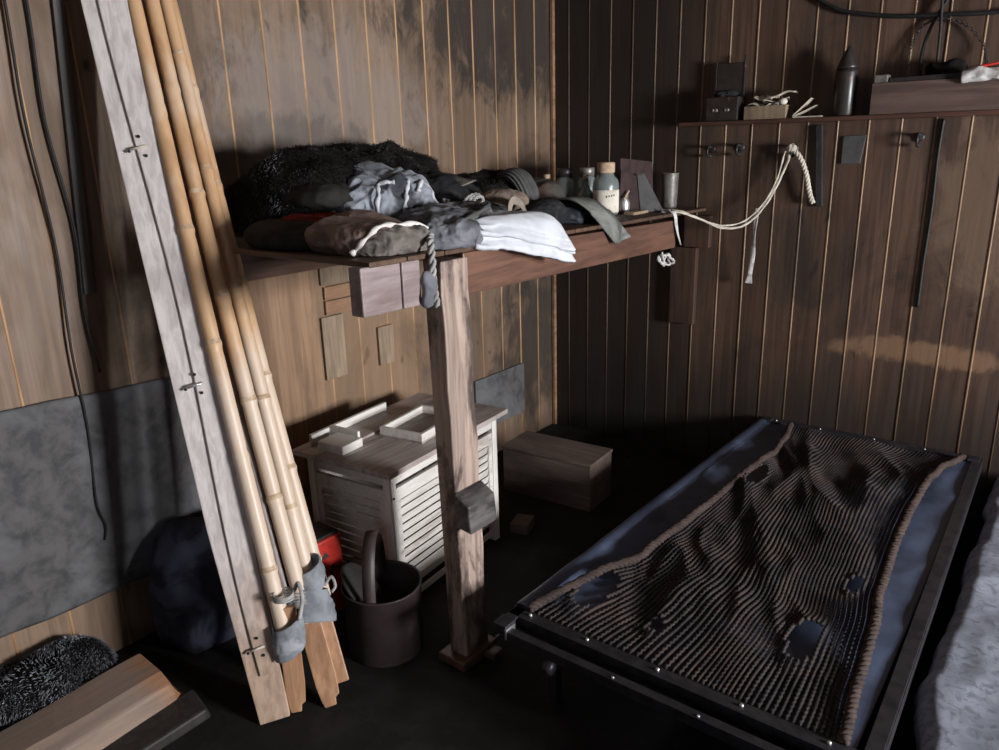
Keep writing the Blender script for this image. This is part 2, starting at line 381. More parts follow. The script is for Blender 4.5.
def onto(mb, pts, d, off=.002):
    """lay a line of points onto a body's skin along direction d"""
    t = BVHTree.FromPolygons([V(p) for p in mb.v], mb.f); d = V(d).normalized(); out = []
    for p in pts:
        h = t.ray_cast(V(p) - d * .4, d)
        out.append((h[0] - d * off) if h[0] is not None else V(p))
    for _ in range(2): out = [out[0]] + [(a + b * 2 + c) / 4 for a, b, c in zip(out, out[1:], out[2:])] + [out[-1]]
    return out
def fur_hairs(mb, count, length, width, lean, mi=1, zmin=None, seed=1):
    rnd = random.Random(seed); fs = [f for f, m in zip(mb.f, mb.m) if m == 0]; vs = mb.v
    for _ in range(count):
        f = rnd.choice(fs); a, b, c = (V(vs[f[i]]) for i in (0, 1, 2))
        n = (b - a).cross(c - a)
        if n.length < 1e-10: continue
        n.normalize()
        if zmin is not None and (a.z < zmin or n.z < -.3): continue
        u, w = rnd.random(), rnd.random(); p = a + (b - a) * u + (c - a) * w * (1 - u)
        clump = V((nz(p, 9, 2.2), nz(p, 9, 5.1), nz(p, 9, 8.3))) * .9
        dr = (n * .75 + V(lean) + clump + V((rnd.gauss(0, .18), rnd.gauss(0, .18), rnd.gauss(0, .18)))).normalized()
        sd = dr.cross(V((rnd.gauss(0, 1), rnd.gauss(0, 1), rnd.gauss(0, 1)))).normalized() * width
        L = length * rnd.uniform(.6, 1.3)
        m = p + dr * L * .55; t = p + dr * L + V((0, 0, -.25 * L))
        mb.add([p - sd, p + sd, m + sd * .7, m - sd * .7, t], [(0, 1, 2, 3), (3, 2, 4)], mi, None, True)
def spline(pts, n):
    pts = [V(p) for p in pts]; P = [pts[0] * 2 - pts[1]] + pts + [pts[-1] * 2 - pts[-2]]; out = []
    S = len(pts) - 1
    for i in range(n + 1):
        x = i / n * S; k = min(int(x), S - 1); t = x - k; a, b, c, d = P[k:k + 4]
        out.append(.5 * ((2 * b) + (c - a) * t + (2 * a - 5 * b + 4 * c - d) * t * t + (3 * b - a - 3 * c + d) * t ** 3))
    return out
def twist(mb, path, r, strands=3, pitch=.03, mi=0, n=6):
    """laid rope"""
    L = 0; acc = [0]
    for a, b in zip(path, path[1:]): L += (b - a).length; acc.append(L)
    for s in range(strands):
        pts = []
        for i, p in enumerate(path):
            t = (path[min(i + 1, len(path) - 1)] - path[max(i - 1, 0)]).normalized()
            u = t.cross(V((.2, .1, 1))); u = (u if u.length > .05 else t.cross(V((1, 0, 0)))).normalized(); w = t.cross(u)
            a = acc[i] / pitch * 2 * PI + s * 2 * PI / strands
            pts.append(p + (u * math.cos(a) + w * math.sin(a)) * r * .55)
        mb.tube(pts, r * .55, n, mi)
    return mb

# ------------------------------------------------------------------ camera
def cam():
    yaw, pitch, roll, f = .6711, .2958, -.0288, 759.15
    fw = V((-math.sin(yaw) * math.cos(pitch), math.cos(yaw) * math.cos(pitch), -math.sin(pitch)))
    rt = V((math.cos(yaw), math.sin(yaw), 0)); up = rt.cross(fw)
    r2 = rt * math.cos(roll) + up * math.sin(roll); u2 = up * math.cos(roll) - rt * math.sin(roll)
    cd = bpy.data.cameras.new('camera'); o = bpy.data.objects.new('camera', cd); C.objects.link(o)
    m = Matrix((r2, u2, -fw)).transposed().to_4x4(); m.translation = V((2.3974, -3.5304, 1.6)); o.matrix_world = m
    cd.sensor_width = 36; cd.lens = f * 36 / 999; cd.clip_start = .05
    bpy.context.scene.camera = o
cam()

# ------------------------------------------------------------------ the room
RX, RY, RH = 5.6, -5.2, 2.75
def plank_wall(name, along, w, off, count, mat, bead, first=0):
    mb = MB(); rnd = random.Random(5 + count)
    for k in range(first, count):
        a = off + (k - 1) * w; b = off + k * w
        a = max(a, 0)
        if b <= a: continue
        d = rnd.uniform(0, .003); g = .0035
        if along == 'x':
            mb.box(a + g, b - g, -.004 + d - .004, .03, -.02, RH, 0)
            mb.box(b - g - .0005, b + g + .0005, -.001, .02, -.02, RH, 2)
            mb.tube([(b + .0, -.0045, z) for z in (-.02, .7, 1.4, 2.1, RH)], .0048, 6, 1)
        else:
            mb.box(-.03, .008 - d, -b + g, -a - g, -.02, RH, 0)
            mb.box(-.02, .001, -b - g - .0005, -b + g + .0005, -.02, RH, 2)
            mb.tube([(.0045, -b, z) for z in (-.02, .7, 1.4, 2.1, RH)], .0055, 6, 1)
    return struct(mb.build(name, [mat, bead, M['dark_wood']], origin=(0, 0, 0)))
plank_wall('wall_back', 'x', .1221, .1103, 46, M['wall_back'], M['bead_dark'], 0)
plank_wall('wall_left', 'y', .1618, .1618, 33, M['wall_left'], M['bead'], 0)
struct(MB().box(-.1, RX + .1, RY - .1, .1, -.08, 0).build('floor', M['floor'], origin=(0, 0, 0)))
struct(MB().box(-.1, RX + .1, RY - .1, .1, RH, RH + .06).build('ceiling', M['ceiling'], origin=(0, 0, 0)))
# right wall with the window that lights the hut
WY0, WY1, WZ0, WZ1 = -2.15, -1.15, .95, 1.85
mb = MB()
mb.box(RX, RX + .08, RY, WY0, 0, RH).box(RX, RX + .08, WY1, 0, 0, RH).box(RX, RX + .08, WY0, WY1, 0, WZ0).box(RX, RX + .08, WY0, WY1, WZ1, RH)
struct(mb.build('wall_right', M['ceiling'], origin=(0, 0, 0)))
# front wall behind the camera, with a smaller window added for fill light
FX0, FX1, FZ0, FZ1 = 2.3, 3.5, 1.0, 2.0
mb = MB()
mb.box(0, FX0, RY - .08, RY, 0, RH).box(FX1, RX, RY - .08, RY, 0, RH).box(FX0, FX1, RY - .08, RY, 0, FZ0).box(FX0, FX1, RY - .08, RY, FZ1, RH)
struct(mb.build('wall_front', M['ceiling'], origin=(0, 0, 0)))
def win(name, f):
    mb = MB()
    f(mb, 0, .06, 0, 1); f(mb, .94, 1, 0, 1); f(mb, 0, 1, 0, .06); f(mb, 0, 1, .94, 1)
    f(mb, .485, .515, 0, 1); f(mb, 0, 1, .485, .515)
    return struct(mb.build(name, M['window_wood'], origin=(0, 0, 0)))
win('window_1', lambda mb, a, b, c, d: mb.box(RX + .02, RX + .06, WY0 + (WY1 - WY0) * a, WY0 + (WY1 - WY0) * b, WZ0 + (WZ1 - WZ0) * c, WZ0 + (WZ1 - WZ0) * d))
win('fill_window', lambda mb, a, b, c, d: mb.box(FX0 + (FX1 - FX0) * a, FX0 + (FX1 - FX0) * b, RY - .06, RY - .02, FZ0 + (FZ1 - FZ0) * c, FZ0 + (FZ1 - FZ0) * d))
# corner fillet
struct(MB().box(.009, .03, -.03, -.009, -.0, RH).build('trim_1', M['patch_brown'], bevel=.004))

# ------------------------------------------------------------------ bunk
bunk = empty('bunk', (.5, -1.15, 0), 'wooden bunk heaped with clothing, red-brown front rail and one scuffed post', 'bunk')
S = .022
def zb(y): return ztop(y)
def XF(y): return 1.009 - .06 * (y + 1.915)       # the rail runs slightly inward
def rt_(y): return 1.313 - .0361 * (y + 1.912)
mb = MB()   # deck boards run across, wall to rail
y = -2.3; rnd = random.Random(3)
while y < -.03:
    w = rnd.uniform(.13, .17); y1 = min(y + w, -.012)
    x0 = .47 if y < -2.1 else .012
    mb.hexa([(x0, y, zb(y) - .014), (XF(y) + .002, y, zb(y) - .014), (XF(y1) + .002, y1 - .004, zb(y1) - .014), (x0, y1 - .004, zb(y1) - .014),
             (x0, y, zb(y)), (XF(y) + .002, y, zb(y)), (XF(y1) + .002, y1 - .004, zb(y1)), (x0, y1 - .004, zb(y1))]); y = y1
mb.build('deck', M['deck'], bunk, .003)
def rail(y0, y1, mat, name):
    m = MB().hexa([(XF(y0) - .045, y0, rt_(y0) - .121), (XF(y0), y0, rt_(y0) - .121), (XF(y1), y1, rt_(y1) - .121), (XF(y1) - .045, y1, rt_(y1) - .121),
                   (XF(y0) - .045, y0, rt_(y0) - .001), (XF(y0), y0, rt_(y0) - .001), (XF(y1), y1, rt_(y1) - .001), (XF(y1) - .045, y1, rt_(y1) - .001)])
    return m.build(name, mat, bunk, .004)
r_ = rail(-1.93, -.385, M['bunk'], 'front_rail')
r_ = rail(-2.33, -2.19, M['bunk_end'], 'rail_end'); r_['label'] = 'pale weathered outer end block of the rail'
rail(-2.184, -2.115, M['bunk_end'], 'rail_end')
MB().box(.061, .90, -1.62, -1.56, zb(-1.5) - .10, zb(-1.56) - .018).build('joist', M['bunk'], bunk, .003)
MB().box(.061, .84, -.66, -.60, zb(-.6) - .10, zb(-.6) - .018).build('joist', M['bunk'], bunk, .003)
MB().box(.012, .06, -2.08, -.02, 1.16, 1.262).build('wall_ledger', M['bunk'], bunk, .003)
# post: wide face to the room
P0, P1 = (1.0, -1.945), (1.008, -1.97)
post = MB()
rings = []
for i in range(15):
    t = i / 14; z = .03 + t * 1.27
    y0 = -1.998 + (-2.027 + 1.998) * t; y1 = -1.887 + (-1.912 + 1.887) * t
    j = .0025 * math.sin(i * 2.3); k = .003 * math.sin(i * 1.7 + 1)
    rings.append([(.945, y0, z), (1.012 + k * .4, y0 + j, z), (1.012 + k * .4, y1 + k, z), (.945, y1, z)])
vs = [p for r in rings for p in r]; fs = []
for i in range(14):
    for k in range(4): fs.append((i * 4 + k, i * 4 + (k + 1) % 4, i * 4 + 4 + (k + 1) % 4, i * 4 + 4 + k))
fs += [(3, 2, 1, 0), (56, 57, 58, 59)]
post.add(vs, fs)
pp = post.build('post', M['post'], bunk, .004)
blk = MB().hexa([(1.013, -2.02, .505), (1.075, -2.02, .495), (1.075, -1.895, .495), (1.013, -1.895, .505), (1.013, -2.02, .615), (1.068, -2.02, .585), (1.068, -1.895, .585), (1.013, -1.895, .615)]).build('step_block', M['block_wood'], pp, .006)
blk['label'] = 'worn black wooden block nailed low on the post'
MB().box(.92, 1.03, -2.03, -1.86, .0, .03).box(1.03, 1.07, -1.93, -1.88, 0, .02).build('foot_plate', M['bunk'], pp, .004)
MB().box(.735, .866, -.045, -.009, .71, 1.09).build('wall_cleat', M['cleat'], bunk, .003)
MB().box(.80, .93, -.05, -.012, 1.095, 1.245).build('rail_hanger', M['cleat'], bunk, .003)

# ------------------------------------------------------------------ patch boards on the left wall (loose repairs nailed over the lining)
def patchb(y0, y1, z0, z1, mat, label, x=.022):
    o = MB().box(.0095, x, y0, y1, z0, z1).build('patch_board', mat, bevel=.002); return tag(o, label, 'board', 'repair boards on the left wall')
patchb(-1.645, -1.36, 1.085, 1.20, M['patch'], 'pale grey repair board tucked highest on the wall, just under the bunk')
patchb(-1.632, -1.345, 1.025, 1.077, M['patch_brown'], 'tan horizontal repair board under the bunk, upper of two')
patchb(-1.632, -1.345, .965, 1.02, M['patch_brown'], 'tan horizontal repair board under the bunk, lower of two')
patchb(-1.66, -1.55, .70, .958, M['patch'], 'pale upright repair board left of the bunk post, the longer one')
patchb(-1.365, -1.277, .69, .86, M['patch'], 'short pale upright repair board nearest the bunk post')
patchb(-.735, -.32, .17, .45, M['felt'], 'black felt scrap nailed low on the wall behind the post')
o = MB().box(.0095, .02, -2.06, -1.675, .30, 1.17).build('lining_board', M['patch_brown'], bevel=.002)
tag(o, 'wide smooth brown lining board on the wall beneath the bunk, right of the poles', 'board')
# cover the smooth board in upright grain
o.data.materials.clear(); o.data.materials.append(wood('wide_board_wood', (.34, .205, .12), (.23, .135, .08), 'Z', (.06, .04, .03), .6, .55, 0))

# ------------------------------------------------------------------ felt sheet on the left wall
def felt(u, v):
    y = -4.6 + u * 2.35; zt = .905 - .115 * (y + 2.8) * .35 - .018 * (y + 2.6); zbm = .235 - .03 * (y + 2.8)
    z = zbm + (zt - zbm) * v
    b = .012 * crease((0, y, z), 2.2, 3.3, (1, 1.6, .5)) * (v * (1 - v) * 4) ** .4
    return (.013 + max(0, b) * 1.3 + .004 * nz((0, y, z), 6, 3) + .006, y, z + .006 * nz((y, 0, v), 5, 1))
o = MB().grid(felt, 110, 60, 0, -.004).build('felt_sheet', M['felt'])
tag(o, 'grey roofing felt sheet nailed over the lower left wall', 'sheet')

# ------------------------------------------------------------------ skis and bamboo poles leaning on the left wall
def lerp(a, b, t): return V(a) + (V(b) - V(a)) * t
SB = V((.715, -2.515, .0)); ST = V((.075, -2.367, 2.28))
SB.z = .004
ax = (ST - SB).normalized()
n_face = V((1, -.75, .35)); n_face = (n_face - ax * n_face.dot(ax)).normalized(); sdv = ax.cross(n_face).normalized()
if sdv.y < 0: sdv = -sdv
ski = empty('ski', SB, 'weathered grey wooden ski leaning on the wall, left of the bamboo poles', 'ski')
Ls = (ST - SB).length
def skisect(off0, off1, t0, t1, d0, d1, mi, mb, n=20, wob=.0):
    vs = []; fs = []
    for i in range(n + 1):
        t = t0 + (t1 - t0) * i / n; p = SB + ax * Ls * t
        a = off0(t); b = off1(t)
        cut = V((0, 0, 0))
        for (o_, d_) in ((a, d0), (b, d0), (b, d1), (a, d1)): vs.append(p + sdv * o_ + n_face * d_)
    for i in range(n):
        for k in range(4): fs.append((i * 4 + k, i * 4 + (k + 1) % 4, i * 4 + 4 + (k + 1) % 4, i * 4 + 4 + k))
    fs += [(3, 2, 1, 0), tuple(n * 4 + k for k in range(4))]
    mb.add(vs, fs, mi)
wid = lambda t: .043 + .019 * min(1, t / .25)
mb = MB(); skisect(lambda t: -wid(t), lambda t: wid(t), 0, 1, -.012, .012, 0, mb, 24)
board = mb.build('board', M['ski'], ski, .003)
mb = MB(); skisect(lambda t: -.006 - .016 * t * .2 - .010 * math.sin(t * 9), lambda t: wid(t) - .006, .06, 1, .0125, .021, 0, mb, 40)
mb.build('upper_strip', M['ski'], ski, .003)
for t, big in ((.705, 0), (.423, 1), (.095, 0)):
    p = SB + ax * Ls * t + n_face * .026
    m = MB().tube([p - sdv * .022, p + sdv * .02 + ax * .004], .0035 if not big else .0045, 8)
    m.build('binding_peg', M['bright_metal'] if big else M['cord_pale'], ski)
    for a, b in ((.004, .032), (.012, -.022), (-.028, -.004)):
        MB().ball(lambda q, c=p + sdv * a + ax * b - n_face * .002: c + V(q) * .0045, 4).build('nail_hole', M['black'], ski)
# bamboo
def bamboo(name, b, t, r0, r1, label, bend=(0, 0, 0), nodes=.31, ph=.1, mat='bamboo', group='bamboo poles leaning on the wall', parent=None):
    b, t = V(b), V(t); L = (t - b).length; n = 160; mb = MB(); pts = []; rad = []
    for i in range(n + 1):
        s = i / n; pts.append(b.lerp(t, s) + V(bend) * math.sin(s * PI))
        x = (s * L + ph) % nodes; x = min(x, nodes - x)
        rad.append((r0 + (r1 - r0) * s) * (1 + .13 * math.exp(-(x / .008) ** 2) - .05 * math.exp(-((x - .02) / .012) ** 2)))
    mb.tube(pts, lambda i: rad[i], 14, 0)
    for k, m in enumerate(mb.m):
        i = k // 14; x = (i / n * L + ph) % nodes; x = min(x, nodes - x)
        if x < .006: mb.m[k] = 1
    o = mb.build(name, [M[mat], M['bamboo_node']])
    return tag(o, label, 'pole', group)
TOPX, TZ = .03, 2.45
def top(px_y): return V((TOPX, px_y, TZ))
# all five run up beyond the frame to rest on the wall
def thru(b, m, x=.035):
    b, m = V(b), V(m); k = (b.x - x) / (b.x - m.x); return b + (m - b) * k
b1 = V((.725, -2.452, .247)); b2 = V((.725, -2.374, .262)); b3 = V((.70, -2.325, .294)); b4 = V((.69, -2.28, .283)); bs = V((.690, -2.405, .296))
bamboo('bamboo_pole', b1, thru(b1, (.2, -2.325, 2.006), .05), .0235, .0195, 'thick tan bamboo pole nearest the grey ski', (.0, -.012, 0), .33, .12)
bamboo('bamboo_pole', b2, thru(b2, (.2, -2.266, 2.012), .05), .0235, .0185, 'middle tan bamboo pole tied to the larger wooden blade', (.004, -.022, 0), .30, .22)
bamboo('bamboo_pole', b3, thru(b3, (.16, -2.21, 2.025)), .0225, .0185, 'tan bamboo pole second from the right of the leaning bundle', (.0, -.008, 0), .34, .05)
bamboo('bamboo_pole', b4, thru(b4, (.12, -2.17, 2.033)), .0225, .018, 'rightmost bamboo pole of the leaning bundle', (.0, -.014, 0), .29, .17)
bt = thru(bs, (.15, -2.262, 2.019))
o = MB().tube(spline([bs, bs.lerp(bt, .5) + V((.0, -.018, 0)), bt], 30), .0105, 10).build('thin_stick', M['grey_stick'])
tag(o, 'thin grey stick wedged between the first two bamboo poles', 'stick')
# blades under the poles
def blade(foot, up, w, label, notch, L=.42, wid2=None):
    foot = V(foot); a = (V(up) - foot).normalized(); nf = V((1, -.75, .35)); nf = (nf - a * nf.dot(a)).normalized(); sd = a.cross(nf).normalized()
    if sd.y < 0: sd = -sd
    e = empty('paddle_blade', foot, label, 'blade', 'wooden blades bound to the poles')
    out = [(-w * .34, .0), (w * .18, 0), (w * .22, .022), (w * .42, .03), (w * .5, .09), (w * .5, L), (-w * .5, L), (-w * .5, .07), (-w * .42, .02)]
    mb = MB()
    vs = [foot + sd * x + a * (z + .003) + nf * d for d in (-.008, .008) for x, z in out]; n = len(out)
    mb.add(vs, [tuple(range(n)), tuple(range(2 * n - 1, n - 1, -1))] + [(i, i + n, (i + 1) % n + n, (i + 1) % n) for i in range(n)])
    mb.build('blade', M['blade'], e, .003)
    return e, a, sd, nf, foot
e, a, sd, nf, ft = blade((.741, -2.452, 0), b1 + V((.0, .01, 0)), .058, 'tan wooden blade under the leftmost bamboo pole, wrapped in grey canvas', 0, .34)
def wrap(e, c, rx, ry, h, a, sd, nf, seed, name='canvas_wrap', mat=None):
    def f(u, v):
        th = 2 * PI * u; k = 1 + .10 * crease((math.cos(th), math.sin(th), v * 2), 2.2, seed) + .25 * (.5 - abs(v - .45)) * 1
        return V(c) + sd * math.cos(th) * rx * k + nf * math.sin(th) * ry * k + a * (v - .5) * h + a * .02 * math.sin(th + seed)
    return MB().grid(f, 48, 18, 0, .003).build(name, mat or M['binding'], e)
wrap(e, ft + a * .255 + nf * .004 + sd * .000, .039, .030, .10, a, sd, nf, 2)
mb = MB()
for k in range(4):
    c = ft + a * (.375 + .006 * k) + nf * .012
    mb.tube([c + sd * (.028 * math.cos(t)) + nf * (.028 * math.sin(t)) + a * .003 * math.sin(t + k) for t in [i * PI / 10 for i in range(21)]], .0025, 6)
mb.tube(spline([ft + a * .39 + sd * .03, ft + a * .42 + sd * .045 + nf * .02, ft + a * .37 + sd * .05 + nf * .02, ft + a * .31 + sd * .035 + nf * .03], 16), .006, 6)
mb.build('lashing', M['cord_grey'], e)
e, a, sd, nf, ft = blade((.806, -2.375, 0), b2 + V((-.01, .012, 0)), .066, 'tan wooden blade under the right-hand bamboo poles, wrapped in grey canvas', 0, .36)
out = MB().bar(ft + sd * .045 + a * .055 - nf * .012, ft + sd * .045 + a * .34 - nf * .012, .04, .012, tuple(nf)).build('side_slat', M['blade'], e, .004)
wrap(e, ft + a * .315 + nf * .004 + sd * .014, .056, .034, .10, a, sd, nf, 5)
wrap(e, ft + a * .40 + nf * .002 + sd * .036, .038, .03, .07, a, sd, nf, 9)
mb = MB()
for k in range(6):
    c = ft + a * (.33 + .007 * k) + nf * .012 - sd * .004
    mb.tube([c + sd * (.032 * math.cos(t)) + nf * (.034 * math.sin(t)) + a * .004 * math.sin(t + k) for t in [i * PI / 10 for i in range(21)]], .003, 6)
mb.tube(spline([ft + a * .36 + sd * .07 + nf * .02, ft + a * .38 + sd * .095 + nf * .02, ft + a * .35 + sd * .10 + nf * .02, ft + a * .335 + sd * .085 + nf * .02], 14), .005, 6)
mb.build('lashing', M['cord_grey'], e)

# ------------------------------------------------------------------ hanging wires, lath on the left wall
def hang(name, pts, r, mat, label, cat, n=60):
    return tag(MB().tube(spline(pts, n), r, 8).build(name, M[mat]), label, cat)
hang('hanging_wire', [(.03, -2.585, 2.6), (.025, -2.592, 2.0), (.03, -2.602, 1.7), (.022, -2.585, 1.35), (.03, -2.60, 1.05), (.034, -2.60, .80), (.036, -2.618, .56), (.036, -2.605, .47), (.036, -2.615, .42)], .0042, 'black',
     'long black wire hanging down the left wall over the felt sheet', 'wire')
hang('hanging_wire', [(.03, -2.53, 2.6), (.022, -2.536, 2.0), (.022, -2.548, 1.7), (.025, -2.525, 1.4), (.022, -2.54, 1.15), (.032, -2.532, .96)], .0042, 'black',
     'shorter black wire hanging down the left wall, nearer the ski', 'wire')
tag(MB().bar((.018, -2.515, 1.2), (.018, -2.432, 2.3), .03, .012, (1, 0, 0)).build('lath', M['lath'], bevel=.002), 'thin grey lath against the wall, left of the ski', 'lath')
# dark canvas slumped behind the ski
o = heap((.16, -2.37, .19), (.13, .16, .20), 4.2, .2, 5, (1, 1, .5), .7, 40, 0, .003).build('canvas_bundle', M['canvas_blue'])
tag(o, 'blue-black canvas bundle slumped on the floor behind the ski', 'canvas')

# ------------------------------------------------------------------ lower left: pelt, chopped log, plank
mb = heap((.145, -2.95, .085), (.13, .215, .078), 8.1, .26, 6, (1, 1, 1), .75, 40, -.1, .003)
fur_hairs(mb, 20000, .015, .0012, (.3, -.3, -.1), 1, .02, 3)
tag(mb.build('fur_pelt', [M['fur'], M['fur_hair_g']]), 'rolled grey fur pelt on the floor against the left wall', 'pelt')
mb = MB()
vs = []; n = 16
prof = [(-.115, .0), (.10, .0), (.115, .035), (.105, .10), (.06, .128), (-.06, .135), (-.115, .10), (-.12, .04)]
K = len(prof)
for i in range(n + 1):
    y = -3.45 + (.83) * i / n
    for x, z in prof:
        q = (x, y, z); sl = -.05 * (z / .13) if i == n else 0
        vs.append((.335 + .06 * (-2.62 - y) + x * (1 + .05 * nz(q, 5, 2)) * (.86 if i == n else 1), y + sl + (.02 * nz((x, z, 0), 20, 5) if i == n else 0), .002 + z * (1 + .10 * nz(q, 4, 6)) * (.55 if i == n else 1)))
fs = [(i * K + k, i * K + (k + 1) % K, (i + 1) * K + (k + 1) % K, (i + 1) * K + k) for i in range(n) for k in range(K)]
mb.add(vs, fs, 0); mb.add([vs[n * K + k] for k in range(K)], [tuple(range(K))], 1)
o = mb.build('timber_log', [M['log'], M['log_end']], bevel=.008)
tag(o, 'rough squared timber with an orange cut end, lying at lower left', 'timber')
o = MB().hexa([(.445, -3.3, .002), (.56, -3.3, .002), (.555, -2.62, .002), (.44, -2.60, .002), (.445, -3.3, .045), (.56, -3.3, .04), (.553, -2.63, .04), (.44, -2.61, .045)]).build('floor_plank', M['dark_wood'], bevel=.008)
tag(o, 'dark flat plank on the floor beside the rough timber', 'plank')

# ------------------------------------------------------------------ white louvred cupboard
T = TR((.655, -1.945, 0), math.radians(5.6))
# local: x from -W..0 (0 = front face), y 0..L, z up
Wd, Ln, Hc = .385, .665, .555
cup = empty('louvred_cabinet', T @ V((-.19, .33, 0)), 'white louvred cabinet standing on the floor behind the bunk post', 'cabinet')
T2 = T
s_ = .032
mb = MB()
for (x, y) in ((-s_, 0), (-Wd, 0), (-s_, Ln - s_), (-Wd, Ln - s_)):
    MB().box(x, x + s_, y, y + s_, 0, Hc, 0, T2).build('leg', M['white_wood_z'], cup, .002)
def panel(face, name):
    """louvred side: rails, stiles and tilted slats"""
    mb = MB()
    if face == 'front':   P = lambda a, z, d: (-.004 - d, a, z); a0, a1 = s_, Ln - s_
    elif face == 'left':  P = lambda a, z, d: (-a, .004 + d, z); a0, a1 = s_, Wd - s_
    else:                 P = lambda a, z, d: (-a, Ln - .004 - d, z); a0, a1 = s_, Wd - s_
    def slab(b0, b1, z0, z1, d0, d1, tilt=0, lean=0):
        q = [P(b0, z0, d0 - tilt), P(b1, z0, d0 - tilt), P(b1, z0, d1 - tilt), P(b0, z0, d1 - tilt), P(b0, z1, d0 - lean), P(b1, z1, d0 - lean), P(b1, z1, d1 - lean), P(b0, z1, d1 - lean)]
        mb.hexa(q, 0, T2)
    slab(a0, a1, .505, .535, 0, .012); slab(a0, a1, .44, .487, 0, .014); slab(a0, a1, .085, .118, 0, .014)
    mid = [(a0, a1)] if face != 'front' else [(a0, (a0 + a1) / 2 - .008), ((a0 + a1) / 2 + .008, a1)]
    for (c0, c1) in mid:
        slab(c0, c0 + .025, .118, .44, 0, .014); slab(c1 - .025, c1, .118, .44, 0, .014)
        N = 10
        for k in range(N):
            z0 = .118 + (.322) * k / N; slab(c0 + .025, c1 - .025, z0 - .005, z0 + .322 / N - .004, .012, .016, 0, .011)
    if face == 'front':
        slab((a0 + a1) / 2 - .008, (a0 + a1) / 2 + .008, .1, .44, 0, .014)
        slab(a0, a1, .03, .05, 0, .012)
    return mb.build(name, M['white_wood'], cup, .0012)
panel('front', 'door_panel'); panel('left', 'side_panel'); panel('right', 'side_panel')
MB().box(-Wd + .003, -Wd + .012, s_, Ln - s_, .05, .54, 0, T2).build('back_panel', M['white_wood'], cup)
mb = MB()
for k in range(4):
    a, b = -Wd - .035 + (Wd + .07) * k / 4, -Wd - .035 + (Wd + .07) * (k + 1) / 4
    mb.box(a, b - .0015, -.035, Ln + .035, Hc, Hc + .02, 0, T2)
lid = mb.build('lid', M['lid_wood'], cup, .002)
for (y, z) in ((.016, .46), (.016, .15)):
    m = MB().ball(lambda q: T2 @ (V((.001, y, z)) + V(q) * .0045), 4).build('nail_head', M['iron'], cup)
# open trays lying on the lid
def tray(name, x0, x1, y0, y1, h, rz, label, cross=False, open_left=False):
    TT = T2 @ TR(((x0 + x1) / 2, (y0 + y1) / 2, Hc + .021), rz); a, b = (x1 - x0) / 2, (y1 - y0) / 2; t = .014
    e = empty(name, TT @ V((0, 0, 0)), label, 'tray', 'wooden trays on the cabinet')
    MB().box(-a, a, -b, b, 0, .006, 0, TT).build('base', M['lid_wood'], e)
    for (q0, q1, r0, r1) in ((-a, a, -b, -b + t), (-a, a, b - t, b), (-a, -a + t, -b + t, b - t), (a - t, a, -b + t, b - t)):
        if open_left and r0 == b - t: continue
        MB().box(q0, q1, r0, r1, .006, h, 0, TT).build('side', M['white_wood'], e, .0015)
    return e
tray('open_tray', -.235, -.045, .225, .50, .036, .06, 'shallow white open tray in the middle of the cabinet top')
TT = T2
e = empty('wooden_tray', T2 @ V((-.33, .2, Hc + .021)), 'narrow white tray with a hollow end, left on the cabinet top', 'tray', 'wooden trays on the cabinet')
MB().box(-.335, -.215, .012, .115, Hc + .0205, Hc + .052, 0, T2).build('end_block', M['white_wood'], e, .002)
MB().box(-.38, -.255, .118, .42, Hc + .0205, Hc + .030, 0, T2).build('base', M['lid_wood'], e, .001)
MB().box(-.395, -.381, .03, .44, Hc + .0205, Hc + .060, 0, T2).build('side', M['white_wood'], e, .0015)
MB().box(-.38, -.24, .118, .131, Hc + .031, Hc + .068, 0, T2).build('side', M['white_wood'], e, .0015)

# ------------------------------------------------------------------ brown box behind the cabinet
Tb = TR((.78, -.867, 0), math.radians(4))
bx = empty('wooden_box', Tb @ V((-.22, .1, 0)), 'plain brown wooden box on the floor near the room corner', 'box')
bw, bd, bh = .465, .215, .215
for k in range(2):
    z0, z1 = bh * k / 2, bh * (k + 1) / 2 - .002
    mb = MB()
    mb.box(-bw, 0, 0, .012, z0, z1, 0, Tb).box(-bw, 0, bd - .012, bd, z0, z1, 0, Tb).box(-bw, -bw + .012, .012, bd - .012, z0, z1, 0, Tb).box(-.012, 0, .0125, bd - .0125, z0, z1, 0, Tb)
    mb.build('side_boards', M['box_wood'], bx, .0015)
MB().box(-bw + .012, -.012, .012, bd - .012, .002, .012, 0, Tb).build('base', M['box_wood'], bx)
mb = MB().box(-bw - .004, .004, -.004, bd * .55, bh, bh + .014, 0, Tb).box(-bw - .004, .004, bd * .55 + .002, bd + .004, bh, bh + .014, 0, Tb)
mb.build('lid', M['box_wood'], bx, .002)
# small offcut block beside the cabinet
tag(MB().box(0, .08, 0, .10, 0, .045, 0, TR((.60, -1.225, 0), .3)).build('wood_block', M['box_wood'], bevel=.003), 'small wood block on the floor between the cabinet and the brown box', 'block')

